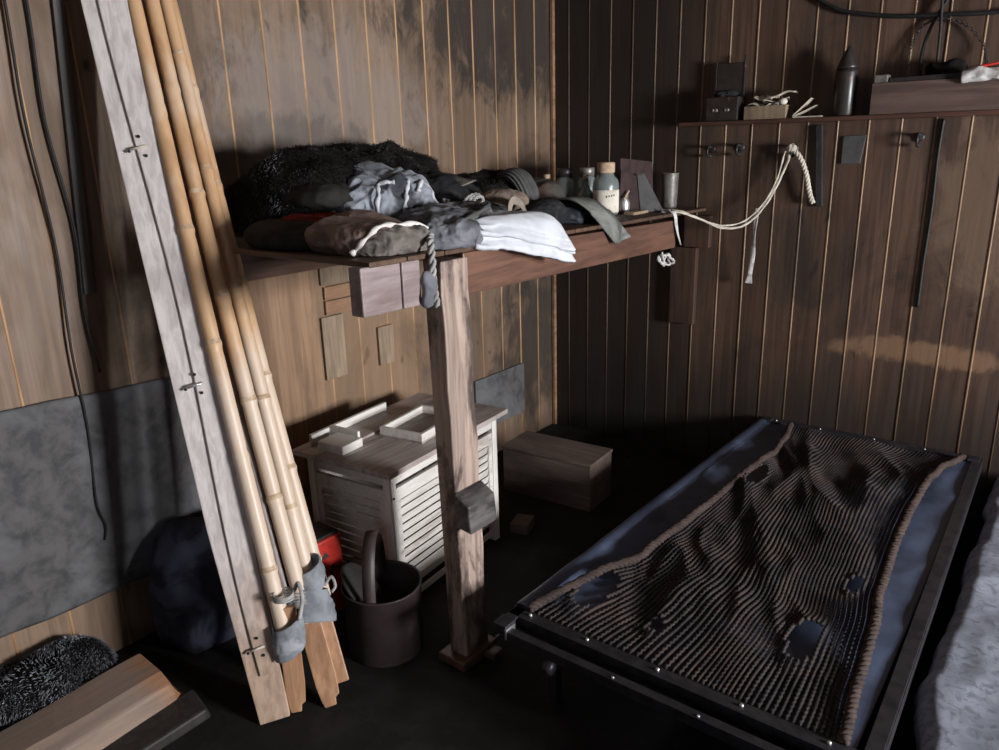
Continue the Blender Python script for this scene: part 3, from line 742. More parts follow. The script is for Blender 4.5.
# ------------------------------------------------------------------ bucket and red tin
bc = V((.725, -2.075, 0)); br = .128; bH = .235
bk = empty('bucket', bc, 'round rusty brown bucket on the floor beside the bunk post', 'bucket')
prof = [(br * .94, .0), (br * .95, .006), (br, bH), (br + .004, bH + .003), (br + .004, bH + .008), (br - .004, bH + .006), (br - .006, bH - .004), (br * .93, .012), (.001, .010)]
MB().lathe(prof, 48, Matrix.Translation(bc), 0, (True, False)).build('body', M['bucket'], bk)
mb = MB()
hp = []
for i in range(25):
    th = PI * i / 24; hp.append(bc + V((0, 0, bH - .02)) + V((.62, -.78, 0)) * (math.cos(th) * br * .93) + V((0, 0, 1)) * (math.sin(th) * .20) + V((-.02, -.01, 0)))
vs = []; fs = []
for i, p in enumerate(hp):
    t = (hp[min(i + 1, 24)] - hp[max(i - 1, 0)]).normalized(); s2 = V((.78, .62, 0)); nn = t.cross(s2).normalized()
    vs += [p - s2 * .020 - nn * .002, p + s2 * .020 - nn * .002, p + s2 * .020 + nn * .002, p - s2 * .020 + nn * .002]
for i in range(24):
    for k in range(4): fs.append((i * 4 + k, i * 4 + (k + 1) % 4, i * 4 + 4 + (k + 1) % 4, i * 4 + 4 + k))
mb.add(vs, fs, 0, None, True); mb.build('handle', M['bucket'], bk)
mb = MB().lathe([(.001, .006), (.085, .004), (.092, 0), (.095, -.006), (.092, -.006), (.085, -.001), (.001, .001)], 40, Matrix.Translation(bc + V((-.045, -.04, bH - .005))) @ Matrix.Rotation(math.radians(48), 4, V((-.62, .78, 0))), 0, (False, False))
tag(mb.build('round_cover', M['bucket_in']), 'round metal cover tipped on edge inside the brown bucket', 'cover')
rt = empty('red_tin', (.39, -2.06, 0), 'chipped red square tin on the floor, right of the bamboo poles', 'tin')
MB().box(.33, .45, -2.118, -2.004, 0, .305).build('body', M['red'], rt, .008)
MB().box(.335, .445, -2.113, -2.009, .3055, .317).build('lid', M['tin_dark'], rt, .004)

# ------------------------------------------------------------------ bed with angle-iron frame
bed = empty('iron_bed', (1.70, -1.05, 0), 'low iron bed frame on the floor in front of the back wall', 'bed')
Lx0, Rx0, Ny, Fy, BZ = 1.215, 2.195, -2.10, -.035, .30
def xl(y): return Lx0 + (1.255 - Lx0) * (y - Ny) / (Fy - Ny)
def xr(y): return 2.205 + (2.16 - 2.205) * (y - Ny) / (Fy - Ny)
def angle_x(x0, x1, y, w, name, z=BZ, drop=.04):
    mb = MB().box(x0, x1, y, y + w, z - .005, z).box(x0, x1, y, y + .005, z - drop, z - .005)
    return mb.build(name, M['bed_steel'], bed, .001)
# near end: inner flat bar, outer lower bar, dark slot between
angle_x(xl(-2.03) + .0, xr(-2.03), -2.035, .042, 'cross_bar', BZ)
angle_x(xl(-2.1) + .03, xr(-2.1), -2.108, .026, 'end_rail', BZ - .004, .03)
angle_x(xl(-.05), xr(-.05), -.075, .024, 'cross_bar', BZ); angle_x(xl(-.05), xr(-.05), -.035, .016, 'end_rail', BZ - .004)
def side(x_, nm, s):
    mb = MB()
    a, b = V((x_(Ny), Ny, BZ)), V((x_(Fy), Fy, BZ))
    mb.hexa([(a.x, a.y, BZ - .006), (a.x + s * .036, a.y, BZ - .006), (b.x + s * .036, b.y, BZ - .006), (b.x, b.y, BZ - .006), (a.x, a.y, BZ), (a.x + s * .036, a.y, BZ), (b.x + s * .036, b.y, BZ), (b.x, b.y, BZ)] if s > 0 else
            [(a.x + s * .036, a.y, BZ - .006), (a.x, a.y, BZ - .006), (b.x, b.y, BZ - .006), (b.x + s * .036, b.y, BZ - .006), (a.x + s * .036, a.y, BZ), (a.x, a.y, BZ), (b.x, b.y, BZ), (b.x + s * .036, b.y, BZ)])
    e = .0 if s < 0 else 0
    mb.hexa([(a.x - .002, a.y, BZ - .05), (a.x + .003, a.y, BZ - .05), (b.x + .003, b.y, BZ - .05), (b.x - .002, b.y, BZ - .05), (a.x - .002, a.y, BZ - .006), (a.x + .003, a.y, BZ - .006), (b.x + .003, b.y, BZ - .006), (b.x - .002, b.y, BZ - .006)])
    return mb.build(nm, M['bed_steel'], bed, .001)
side(xr, 'side_rail', -1); side(xl, 'side_rail', 1)
for (x, y, dx, dy) in ((xl(Ny), Ny, .10, .12), (xr(Ny) - .05, Ny, -.10, .12), (xl(Fy), Fy - .05, .10, -.12), (xr(Fy) - .05, Fy - .05, -.10, -.12)):
    MB().box(x, x + .045, y - .004, y + .045, BZ - .028, BZ + .006).build('corner_plate', M['bed_steel'], bed, .002)
    MB().box(x + dx, x + dx + .03, y + dy, y + dy + .03, 0, BZ - .06).build('leg', M['iron'], bed, .002)
MB().hexa([(xl(Ny) + .046, Ny - .01, BZ - .03), (xl(Ny) + .052, Ny - .01, BZ - .03), (xl(Ny) + .052, Ny + .03, BZ - .03), (xl(Ny) + .046, Ny + .03, BZ - .03),
           (xl(Ny) + .046, Ny - .01, BZ + .002), (xl(Ny) + .052, Ny - .01, BZ + .002), (xl(Ny) + .052, Ny + .03, BZ + .002), (xl(Ny) + .046, Ny + .03, BZ + .002)]).build('corner_bracket', M['bright_metal'], bed)
for i, x in enumerate((1.28, 1.47, 1.68, 1.90, 2.1)):
    MB().ball(lambda q: V((x, -2.012, BZ + .002)) + V(q) * .0052, 5).build('rivet', M['bright_metal'], bed)
for x in (1.60, 1.83):
    MB().ball(lambda q: V((x, -2.10, BZ - .003)) + V(q) * .004, 5).build('rivet', M['bright_metal'], bed)
for i, x in enumerate((1.32, 1.52, 1.75, 1.95)):
    MB().ball(lambda q: V((x, -.062, BZ + .002)) + V(q) * .004, 5).build('rivet', M['bright_metal'], bed)
MB().lathe([(.012, 0), (.022, .006), (.022, .028), (.012, .034)], 14, Matrix.Translation((1.36, -2.06, .20)) @ Matrix.Rotation(PI / 2, 4, 'Y')).build('castor', M['bed_steel'], bed)
# loose sheet on the bed
def bsheet(u, v):
    y0_ = -1.985 + v * 1.90
    x = xl(y0_) - .03 + u * (2.150 - xl(y0_) + .03); y = -1.985 + v * 1.90
    h = .288 + .007 * crease((x, y, 0), 3.2, 6.1, (1, .8, 1)) + .005 * nz((x, y, 0), 2.2, 4)
    h -= .022 * math.sin(PI * u) ** 2 * math.sin(PI * v)
    k = max(0, min(1, (.085 - u) / .03)); k = k * k * (3 - 2 * k); h = h * (1 - k) + (.306 + .002 * nz((y, 0, 0), 9, 2)) * k
    if u < .025: h -= (.05 + .03 * nz((y, 0, 0), 6, 2)) * (1 - u / .025)
    return (x, y, h)
o = MB().grid(bsheet, 90, 150, 0, .003).build('bed_sheet', M['sheet'])
tag(o, 'slate blue sheet spread across the iron bed beneath the net', 'sheet')
# knotted rope net
LP = [(-2.0, 1.262), (-1.724, 1.339), (-1.536, 1.395), (-1.265, 1.427), (-.927, 1.436), (-.643, 1.469), (-.30, 1.44), (-.10, 1.40)]
RP = [(-2.0, 2.125), (-1.782, 2.102), (-1.597, 2.091), (-1.336, 2.053), (-1.033, 2.031), (-.69, 2.026), (-.308, 2.044), (-.10, 2.095)]
def interp(P, y):
    for (a, b), (c, d) in zip(P, P[1:]):
        if y <= c:
            t = (y - a) / (c - a); t = t * t * (3 - 2 * t) * .5 + t * .5; return b + (d - b) * t
    return P[-1][1]
def net_z(x, y):
    k = crease((x + .35 * y, y, 0), 3.0, 12.5, (1.6, .55, 1))
    w = min(1, max(0, (y + 2.0) / .35))
    far = max(0, min(1, (y + 1.2) / .8))
    return .300 + w * (.012 + .026 * max(-.5, k) * (1 + far) * max(.15, min(1, (-.12 - y) / .5)) + .014 * nz((x, y, 0), 5, 8)) - .016 * max(0, (y + .5) / .4)
holes = [(1.375, -1.80, .042, .10), (1.60, -1.86, .012, .03), (1.95, -1.70, .035, .085), (1.99, -1.36, .018, .05), (1.49, -.80, .028, .09)]
mb = MB(); NS, NP = 50, 230
for i in range(NS):
    s = (i + .5) / NS; pts = []; segs = []
    for j in range(NP + 1):
        v = j / NP; y = -1.995 + v * 1.90
        a, b = interp(LP, y), interp(RP, y)
        sw = s + .06 * math.sin(v * 5 + 1.1) * math.sin(PI * s) + .045 * nz((s * 3, v * 3, 0), 1, 6) * math.sin(PI * s)
        x = a + (b - a) * sw
        zig = (1 if (j + i) % 2 else -1) * (b - a) / NS * .09
        z = net_z(x, y)
        cut = False
        for hx, hy, rx, ry in holes:
            q = ((x - hx) / rx) ** 2 + ((y - hy) / ry) ** 2
            if q < 1: cut = True
            elif q < 2.6: z += .006 * (2.6 - q)
        y_ = y; p = V((x + zig, y_, z + (.0015 if j % 2 else -.0015)))
        if cut:
            if len(pts) > 3: segs.append(pts)
            pts = []
        else: pts.append(p)
    if len(pts) > 3: segs.append(pts)
    for sg in segs: mb.tube(sg, lambda i: .0058 if i % 2 else .0047, 6, 0)
net = mb.build('rope_net', M['net'])
tag(net, 'brown knotted rope net mattress bunched along the iron bed', 'net')
ORIGIN[net.name] = ORIGIN.get(net.name)
for P, nm in ((LP, 'l'), (RP, 'r')):
    path = []
    for j in range(150):
        y = -1.995 + j / 149 * 1.895; x = interp(P, y); path.append(V((x, y, net_z(x, y) + .008)))
    m = MB(); twist(m, path, .0145, 3, .055, 0, 6); m.build('edge_rope', M['net_rope'], net)

# ------------------------------------------------------------------ second bed with pale blanket at right
b2_ = empty('low_bed', (2.72, -1.2, 0), 'low wooden bed at the right edge under a pale blanket', 'bed')
MB().box(2.29, 3.15, -2.9, -.1, .15, .20).build('base', M['dark_wood'], b2_)
for x in (2.33, 3.06):
    for y in (-2.85, -.2): MB().box(x, x + .05, y, y + .05, 0, .15).build('leg', M['dark_wood'], b2_)
def blk_f(u, v):
    y = -2.95 + v * 2.88; e = 2.205 + .014 * crease((y, 0, 0), 4.5, 3) + .012 * nz((y, 0, 0), 3, 9) + max(0, (-1.6 - y)) * .12 + (.0 if y > -1.6 else .0)
    x = e + u * (3.2 - e); h = .272 + .012 * crease((x, y, 0), 3.0, 9.1) + .012 * nz((x, y, 0), 3, 2)
    d = (x - e)
    if d < .05: h -= .07 * (1 - d / .05) ** 2
    if d < .02: x += .01 * (1 - d / .02)
    return (x, y, h)
o = MB().grid(blk_f, 70, 190, 0, .09).build('blanket', M['blanket'])
tag(o, 'pale blue-grey felt blanket on the low bed at the right edge', 'blanket')

# ------------------------------------------------------------------ things heaped on the bunk, left to right
mb = heap((.36, -1.84, 1.43), (.27, .29, .13), 1.3, .20, 5, (1, 1, 1), .85, 44, .0)
fur_hairs(mb, 18000, .015, .0011, (.35, -.2, -.3), 1, 1.345, 5)
tag(mb.build('fur_sleeping_bag', [M['fur'], M['fur_hair']]), 'big dark fur sleeping bag heaped at the left end of the bunk', 'sleeping bag')
mb = heap((.20, -1.47, 1.455), (.15, .24, .13), 5.5, .16, 5, (1, 1, 1), .9, 36)
fur_hairs(mb, 9000, .014, .0011, (.3, .2, -.2), 1, 1.345, 6)
tag(mb.build('fur_garment', [M['fur'], M['fur_hair_b']]), 'black-brown fur garment against the wall behind the grey jacket', 'fur')
o = heap((.60, -2.16, zb(-2.1) + .036), (.165, .115, .036), 2.2, .09, 7, (.5, 1, 1.4), .45, 36, .05, None, .06).build('folded_blanket', M['olive'])
tag(o, 'dark olive folded blanket flat on the left end of the bunk', 'blanket', 'folded blankets on the bunk')
o = heap((.62, -2.12, 1.410), (.085, .075, .008), 6.6, .07, 14, (1, 1, 1), .6, 34, .1, 1.400, .07).build('red_cloth', M['redcloth'])
tag(o, 'scrap of red cloth between the two dark folded blankets', 'cloth')
o = heap((.54, -2.03, 1.465), (.13, .10, .036), 3.9, .10, 7, (.5, 1, 1), .5, 36, .05, 1.425, .06).build('folded_blanket', M['olive'])
tag(o, 'dark folded blanket on top of the red cloth', 'blanket', 'folded blankets on the bunk')

# grey canvas jacket: roll to the left with the coat's shade in its dark colour, pale creased face to the right
jk = empty('canvas_jacket', (.58, -1.80, zb(-1.8)), 'stiff blue-grey canvas jacket folded upright in front of the fur', 'jacket')
jb = heap((.60, -1.85, 1.412), (.16, .18, .10), 7.7, .26, 7, (1, .8, .8), .5, 64, .0, None, .13); jb.build('body', M['jacket'], jk)
heap((.545, -2.02, 1.41), (.14, .045, .095), 2.7, .15, 8, (1, 1, .5), .6, 36, .0).build('collar_roll', M['jacket_dark'], jk)
heap((.745, -1.79, 1.355), (.055, .12, .035), 9.7, .22, 9, (1, 1, 1), .6, 40, .25, None, .1).build('sleeve', M['jacket'], jk)
for pts in ([(.7, -1.985, 1.335), (.7, -1.99, 1.40), (.7, -1.975, 1.46), (.7, -1.94, 1.495), (.7, -1.90, 1.50)], [(.7, -1.90, 1.345), (.7, -1.905, 1.41), (.7, -1.885, 1.46), (.7, -1.86, 1.50)],
            [(.7, -1.73, 1.36), (.7, -1.735, 1.43), (.7, -1.76, 1.485), (.7, -1.80, 1.495), (.7, -1.83, 1.47)], [(.7, -1.90, 1.40), (.7, -1.85, 1.375), (.7, -1.79, 1.39), (.7, -1.74, 1.40)]):
    MB().tube(onto(jb, spline(pts, 40), (-1, 0, 0)), lambda i: .0065 + .002 * math.sin(i * .8), 7).build('seam', M['jacket_seam'], jk)

# leather bag at the front edge
lb = empty('leather_bag', (.78, -2.10, zb(-2.1)), 'cracked brown leather bag with whitish hem at the front edge of the bunk', 'bag')
lf = heap((.835, -2.155, zb(-2.1) + .042), (.135, .105, .040), 4.4, .14, 7, (1, 1, 1), .55, 46, -.05, None, .09); lf.build('flap', M['leather'], lb)
RP_ = spline([(.70, -2.10, 1.405), (.77, -2.085, 1.412), (.85, -2.065, 1.392), (.92, -2.05, 1.366), (.975, -2.04, 1.348)], 40)
def rollf(u, v):
    i = min(int(u * 40), 39); p = RP_[i].lerp(RP_[i + 1], u * 40 - i); a = 2 * PI * v
    q = (u * 6, math.cos(a), math.sin(a)); k = .75 + .35 * math.sin(PI * min(1, .1 + u)) + .22 * crease(q, .9, 4) + .1 * crease(q, 2.3, 8)
    return p + V((0, math.cos(a) * .036, math.sin(a) * .017)) * k
MB().grid(rollf, 70, 36, 0, .003).build('roll', M['leather'], lb)
ld = heap((.930, -2.115, zb(-2.1) + .029), (.055, .115, .027), 9.3, .16, 11, (1, 1, 1), .6, 46, .0, None, .12); ld.build('body', M['canvas_tan'], lb)
lf.add(ld.v, ld.f)
MB().tube(onto(lf, spline([(.93, -2.265, 1.345), (.94, -2.25, 1.36), (.945, -2.22, 1.38), (.94, -2.17, 1.40), (.945, -2.12, 1.40), (.96, -2.05, 1.395), (.975, -2.01, 1.37)], 50), (-.75, .35, -.5)), lambda i: .0065 + .0025 * math.sin(i * .7), 8).build('hem', M['rim'], lb)
mb = MB()
twist(mb, spline([(.975, -2.02, zb(-2) + .045), (1.02, -2.07, zb(-2) + .03), (1.037, -2.085, 1.32), (1.037, -2.085, 1.27), (1.035, -2.078, 1.22), (1.035, -2.073, 1.19)], 50), .010, 2, .04)
mb.build('cord', M['cord_grey'], lb)
heap((1.03, -2.098, 1.235), (.012, .018, .045), 5, .2, 20, (1, 1, .4), .8, 12, 0, 1.19).build('tassel', M['greycloth'], lb)

# canvas folds in the middle
cv = empty('canvas_sheet', (.80, -1.80, zb(-1.8)), 'slate grey canvas folded flat between the jacket and the white cloth', 'canvas')
heap((.91, -1.91, zb(-1.9) + .032), (.10, .13, .031), 6.1, .26, 9, (1, .6, 1), .6, 56, .3, None, .16).build('lower_fold', M['greycloth'], cv)
heap((.83, -1.80, zb(-1.8) + .060), (.12, .13, .030), 3.1, .24, 9, (.7, 1, 1), .7, 56, .4, zb(-1.7) + .035, .16).build('upper_fold', M['greycloth'], cv)
mb = MB().tube(spline([(.90, -2.02, zb(-2) + .045), (.97, -1.93, zb(-1.9) + .062), (.985, -1.84, zb(-1.8) + .085), (.95, -1.74, zb(-1.7) + .102), (.88, -1.66, zb(-1.6) + .10)], 30), lambda i: .007 + .002 * math.sin(i), 7)
mb.build('hem', M['sock'], cv)

# dark woollens
def garment(nm, c, r, seed, amp, f, mat, label, cat, rz=0, ex=.65, zf=None, n=36, fine=.06, d=(1, 1, 1)):
    return tag(heap(c, r, seed, amp, f, d, ex, n, rz, zf, fine).build(nm, M[mat]), label, cat)
garment('felt_boot', (.42, -1.37, 1.385), (.14, .15, .085), 2.5, .2, 6, 'char', 'black felt boot lying behind the grey canvas', 'boot', .3)
TI = TR((0, -.03, -.015)); tag(MB().hexa([(.50, -1.40, 1.478), (.565, -1.375, 1.470), (.545, -1.27, 1.485), (.48, -1.30, 1.493), (.50, -1.40, 1.484), (.565, -1.375, 1.476), (.545, -1.27, 1.491), (.48, -1.30, 1.499)], 0, TI).build('tan_insole', M['canvas_tan'], bevel=.004), 'small tan insole lying on top of the black felt boot', 'insole')
garment('trousers', (.62, -1.44, zb(-1.4) + .040), (.13, .16, .040), 7.2, .26, 10, 'char', 'dark charcoal trousers crumpled behind the white cloth', 'trousers', .4, .65, None, 44, .1)
mb = heap((.42, -1.10, 1.395), (.16, .15, .095), 4.9, .2, 6, (1, 1, 1), .75, 34, .1)
fur_hairs(mb, 5000, .012, .0011, (.3, .1, -.2), 1, 1.34, 9)
tag(mb.build('fur_mitten', [M['fur'], M['fur_hair_b']]), 'dark fur mitten on the bunk between boot and ribbed sock', 'mitten')
# ribbed sock, hanging over the mitten
def sockf(u, v):
    th = 2 * PI * u; rr = (.055 - .012 * v) * (1 + .07 * math.cos(th * 16))
    c = spline([(.50, -1.09, 1.46), (.585, -1.11, 1.480), (.645, -1.12, 1.43), (.675, -1.13, 1.35)], 20)
    i = min(int(v * 20), 19); p = c[i].lerp(c[i + 1], v * 20 - i); t = (c[i + 1] - c[i]).normalized(); s2 = V((0, 1, 0)); nn = t.cross(s2)
    k = .55 + .45 * math.sin(min(1, (1 - v) * 4) * PI / 2) if v > .75 else (1 if v > .1 else .75 + 2.5 * v)
    return p + s2 * math.cos(th) * rr * 1.15 * k + nn * math.sin(th) * rr * .55 * k
tag(MB().grid(sockf, 96, 24, 0, .003).build('ribbed_sock', M['sock']), 'grey ribbed wool sock draped over the dark heap', 'sock')
garment('wool_cap', (.58, -.97, 1.375), (.10, .075, .075), 3.4, .12, 7, 'capcloth', 'olive-grey wool cap beside the ribbed sock', 'cap', .1, .8)
garment('knit_roll', (.70, -1.34, 1.405), (.075, .04, .033), 1.9, .16, 12, 'tan_knit', 'tan knitted roll on the dark trousers', 'roll', .7, .7, 1.335, 26)
garment('black_mitten', (.78, -1.23, zb(-1.2) + .04), (.08, .10, .04), 8.3, .16, 8, 'char', 'black mitten on the bunk right of the beige webbing loop', 'mitten', .1)
def ribbon(nm, pts, w, mat, label, cat, up=(0, 0, 1), n=40, thick=.004, parent=None):
    P = spline(pts, n)
    def f(u, v):
        i = min(int(u * n), n - 1); p = P[i].lerp(P[i + 1], u * n - i); t = (P[i + 1] - P[i]).normalized(); s2 = t.cross(V(up))
        s2 = s2.normalized() if s2.length > .05 else V((0, 1, 0)); ww = w(u) if callable(w) else w
        return p + s2 * (v - .5) * ww + s2.cross(t) * .12 * ww * math.sin(v * PI + u * 5)
    o = MB().grid(f, n, 8, 0, thick).build(nm, M[mat], parent)
    return tag(o, label, cat) if label else o
ribbon('webbing_strap', [(.66, -1.52, 1.39), (.74, -1.54, 1.415), (.79, -1.63, 1.405), (.82, -1.73, 1.400), (.87, -1.80, 1.405)], .035, 'beige', 'beige webbing strap trailing down to the white cloth', 'strap', (.3, 0, 1))
ribbon('webbing_loop', [(.815, -1.455, 1.33), (.80, -1.44, 1.385), (.79, -1.405, 1.412), (.795, -1.36, 1.39), (.815, -1.355, 1.33)], .028, 'beige', 'beige webbing loop standing up behind the white cloth', 'strap', (1, 0, .2))
mb = MB(); cc = V((.68, -1.49, 1.405))
for k in range(3):
    r = .05 - .012 * k; twist(mb, [cc + V((.25 * r * math.sin(t), r * math.cos(t), r * .62 * math.sin(t))) + V((.012 * k, 0, .004 * k)) for t in [i * 2 * PI / 40 for i in range(41)]], .007, 2, .025)
tag(mb.build('cord_coil', M['cord_grey']), 'small coil of grey twisted cord on the dark trousers', 'cord')
hang('pale_lanyard', [(.58, -1.50, 1.415), (.60, -1.55, 1.42), (.66, -1.60, 1.40), (.68, -1.66, 1.385)], .005, 'cord_grey', 'short pale cord end between boot and grey canvas', 'cord', 20)

# folded white cloth over the rail
wc = empty('white_cloth', (.94, -1.67, zb(-1.6)), 'folded white cotton cloth with a rust spot overhanging the bunk rail', 'cloth')
for k, (dx, dy, w, l, z0) in enumerate(((0.00, .0, .155, .20, .002), (-.01, .015, .155, .195, .020), (.004, .01, .150, .19, .037), (-.004, .0, .142, .185, .053))):
    def lay(u, v, dx=dx, dy=dy, w=w, l=l, z0=z0, k=k):
        a = 2 * u - 1; b = 2 * v - 1
        e = (abs(a) ** 4 + abs(b) ** 4) ** .25; 
        x = .925 + dx + a * w * (1 - .04 * b * b); y = -1.69 + dy + b * l * (1 - .05 * a * a)
        x += .05 * b * 1.0                                # cloth lies askew
        z = zb(y) + z0 + .018 * max(0, 1 - e ** 6) ** .5 + .006 * crease((x, y, k * .3), 9, 3 + k, (1, .6, 1)) + .003 * crease((x, y, k), 22, 1)
        over = max(0, x - 1.004)
        z -= over * over * 9.0 if over < .05 else .0225 + (over - .05) * .9
        x -= max(0, over - .05) * .25
        return (x, y, z)
    MB().grid(lay, 46, 46, 0, .013).build('fold', M['white_cloth'], wc)
def flapf(u, v):
    y = -1.62 + .17 * v; x = 1.004 + .012 * math.sin(v * 5) * u + .004; z = zb(y) + .012 - u * (.062 + .012 * math.sin(v * 4))
    return (x + .003 * nz((0, y, z), 20, 3), y, z)
MB().grid(flapf, 12, 24, 0, .006).build('hanging_corner', M['white_cloth'], wc)

# blue serge and strap
garment('serge_garment', (.78, -1.05, zb(-1) + .036), (.11, .12, .035), 5.9, .24, 7, 'bluecloth', 'blue-grey serge garment bunched in front of the bottles', 'garment', .4, .65, None, 44, .08)
SP = spline([(.70, -1.06, 1.375), (.79, -1.07, 1.400), (.875, -1.085, 1.392), (.94, -1.075, 1.355), (.972, -1.04, 1.305), (.980, -1.00, 1.262), (.982, -.975, 1.238)], 60)
def strapf(u, v):
    i = min(int(u * 60), 59); p = SP[i].lerp(SP[i + 1], u * 60 - i); w = .105 + .02 * u
    return p + V((.006 * math.sin(v * 6 + u * 7) + .003 * nz((u * 4, v * 3, 0), 2, 4), (v - .5) * w, (.010 * (v - .5) if u > .5 else 0) + (.012 * nz((v * 8, 0, 0), 1, 3) if u > .97 else 0)))
tag(MB().grid(strapf, 60, 14, 0, .006).build('cloth_strap', M['strap']), 'grey-green cloth strip hanging over the bunk rail', 'strap')

# ------------------------------------------------------------------ bottles and such on the bunk
def bottle(nm, x, y, prof, mat, label, n=28, cap=None, capmat='cork', lbl=None, liquid=None):
    b = V((x, y, zb(y) + .001)); e = empty(nm, b, label, 'bottle' if 'jar' not in nm else 'jar', 'bottles and jars on the bunk'); T = Matrix.Translation(b)
    inner = [(max(.001, r - .003), z + (.004 if i == 0 else 0)) for i, (r, z) in enumerate(prof)][::-1]
    MB().lathe([(.001, 0)] + prof + inner + [(.001, prof[0][1] + .004)], n, T, 0, (False, False)).build('glass_body', M[mat], e)
    if cap: MB().lathe(cap, n, T, 0, (True, True)).build('stopper', M[capmat], e)
    if lbl:
        r, z0, z1, a0, a1 = lbl; m = MB()
        m.grid(lambda u, v: b + V(((r + .0008) * math.cos(a0 + (a1 - a0) * u), (r + .0008) * math.sin(a0 + (a1 - a0) * u), z0 + (z1 - z0) * v)), 20, 4, 0, .0004)
        lb_ = m.build('paper_label', M['label'], e)
        m = MB(); rr = r + .0022
        for k in range(4):
            aa = a0 + (a1 - a0) * (.40 + .06 * k)
            m.grid(lambda u, v: b + V((rr * math.cos(aa + .09 * u), rr * math.sin(aa + .09 * u), z1 - .03 + .008 * v + .0015 * k)), 3, 2, 0, .0006)
        m.build('faded_print', M['ink'], lb_)
    if liquid:
        MB().lathe([(.001, .005), (liquid[0], .005), (liquid[0], liquid[1]), (.001, liquid[1])], n, T, 0, (False, False)).build('contents', M['amber'], e)
    return e
bottle('large_jar', .72, -.66, [(.050, 0), (.054, .006), (.055, .125), (.050, .145), (.036, .160), (.032, .175)], 'glass', 'big jar with a stained white label and a cork stopper', 32,
       [(.036, .173), (.037, .178), (.037, .212), (.033, .216)], 'cork', (.055, .012, .105, -2.3, .9))
bottle('glass_jar', .56, -.55, [(.040, 0), (.042, .005), (.042, .13), (.034, .15), (.028, .158)], 'glass', 'clear glass jar with a grey lid, next left of the big labelled jar', 28,
       [(.032, .158), (.032, .192), (.029, .194)], 'tin')
bottle('amber_bottle', .62, -.66, [(.032, 0), (.034, .005), (.034, .085), (.02, .108), (.011, .125), (.011, .15)], 'glass', 'small amber bottle in front of the grey-lidded jar', 24,
       [(.010, .146), (.011, .162), (.009, .164)], 'cork', None, (.030, .082))
bottle('dark_jar', .50, -.64, [(.040, 0), (.042, .005), (.042, .125), (.034, .145), (.030, .155)], 'glass', 'dim glass jar with dark lid, nearest the wool cap', 28,
       [(.034, .155), (.034, .190), (.031, .192)], 'tin_dark')
bottle('round_flask', .42, -.66, [(.025, 0), (.04, .02), (.045, .06), (.035, .10), (.018, .12), (.018, .15)], 'glass', 'small round flask in the shadows, leftmost of the bottles', 24,
       [(.016, .145), (.018, .165), (.015, .167)], 'cork')
b = V((.74, -.535, zb(-.53) + .001)); e = empty('metal_shaker', b, 'small shiny metal shaker right of the big labelled jar', 'shaker')
MB().lathe([(.022, 0), (.024, .003), (.024, .045), (.018, .062), (.0165, .066)], 24, Matrix.Translation(b)).build('body', M['bright_metal'], e)
MB().lathe([(.0175, .0665), (.018, .076), (.012, .082), (.002, .084)], 24, Matrix.Translation(b)).build('cap', M['tin'], e)
hang('wooden_peg', [(.76, -.575, 1.355), (.755, -.545, 1.372), (.75, -.515, 1.388)], .005, 'cork', 'short wooden peg lying across behind the metal shaker', 'peg', 6)
# leather folder
fd = empty('leather_folder', (.77, -.43, zb(-.43)), 'dark leather folder propped open between the jars and the tin cup', 'folder')
def slabq(nm, q, t, mat):
    a, b, c, d = (V(p) for p in q); n = (b - a).cross(d - a).normalized() * t
    return MB().hexa([a, b, c, d, a + n, b + n, c + n, d + n]).build(nm, M[mat], fd, .002)
slabq('back_cover', [(.70, -.50, zb(-.5) + .005), (.70, -.20, zb(-.3) + .005), (.69, -.20, 1.50), (.69, -.50, 1.525)], .01, 'maroon')
slabq('front_flap', [(.79, -.485, zb(-.48) + .002), (.845, -.375, zb(-.38) + .002), (.745, -.375, 1.452), (.728, -.41, 1.445)], .008, 'slate_board')
slabq('side_flap', [(.735, -.58, zb(-.55) + .002), (.785, -.487, zb(-.48) + .002), (.725, -.412, 1.445), (.715, -.53, 1.475)], .008, 'maroon')
tag(MB().box(.79, .84, -.63, -.50, zb(-.6) + .001, zb(-.6) + .014).build('wood_chip', M['patch'], bevel=.002), 'flat sliver of wood lying in front of the metal shaker', 'sliver')
b = V((.735, -.085, zb(-.08) + .001)); e = empty('tin_cup', b, 'tall tarnished tin cup at the back wall end of the bunk', 'cup')
prof = [(.034, 0), (.035, .003), (.041, .158), (.042, .162), (.040, .162), (.033, .006), (.001, .005)]
MB().lathe(prof, 32, Matrix.Translation(b), 0, (True, False)).build('body', M['tin'], e)
for z in (.02, .135):
    mb = MB(); mb.lathe([(.0355 + z * .035, z - .002), (.0372 + z * .035, z), (.0355 + z * .035, z + .002)], 32, Matrix.Translation(b), 0, (False, False))
    mb.build('band', M['tin'], e)

# rag under the rail, cords to the hook
rg = empty('rag_tie', (.93, -.41, 1.09), 'dirty white rag tied around the back end of the bunk rail', 'rag')
ribbon('strip', [(.86, -.43, zb(-.4) + .006), (.92, -.425, zb(-.4) + .002), (.928, -.41, 1.24), (.930, -.395, 1.20), (.934, -.375, 1.155)], lambda u: .018 + .014 * u, 'rag', None, None, (1, .2, 0), 24, .003, rg)
mb = MB()
for k in range(3):
    c = V((.885, -.43 + .02 * k, 1.085)); mb.tube([c + V((.012 * math.sin(t * 2), .042 * math.cos(t + k), .024 * math.sin(t + k * .7))) for t in [i * PI / 9 for i in range(17)]], lambda i: .006 + .002 * math.sin(i + k), 6)
mb.tube(spline([(.895, -.47, 1.125), (.89, -.45, 1.10), (.885, -.43, 1.085)], 8), .005, 6)
mb.build('knot', M['rag'], rg)
HK = (1.285, -.055, 1.545)
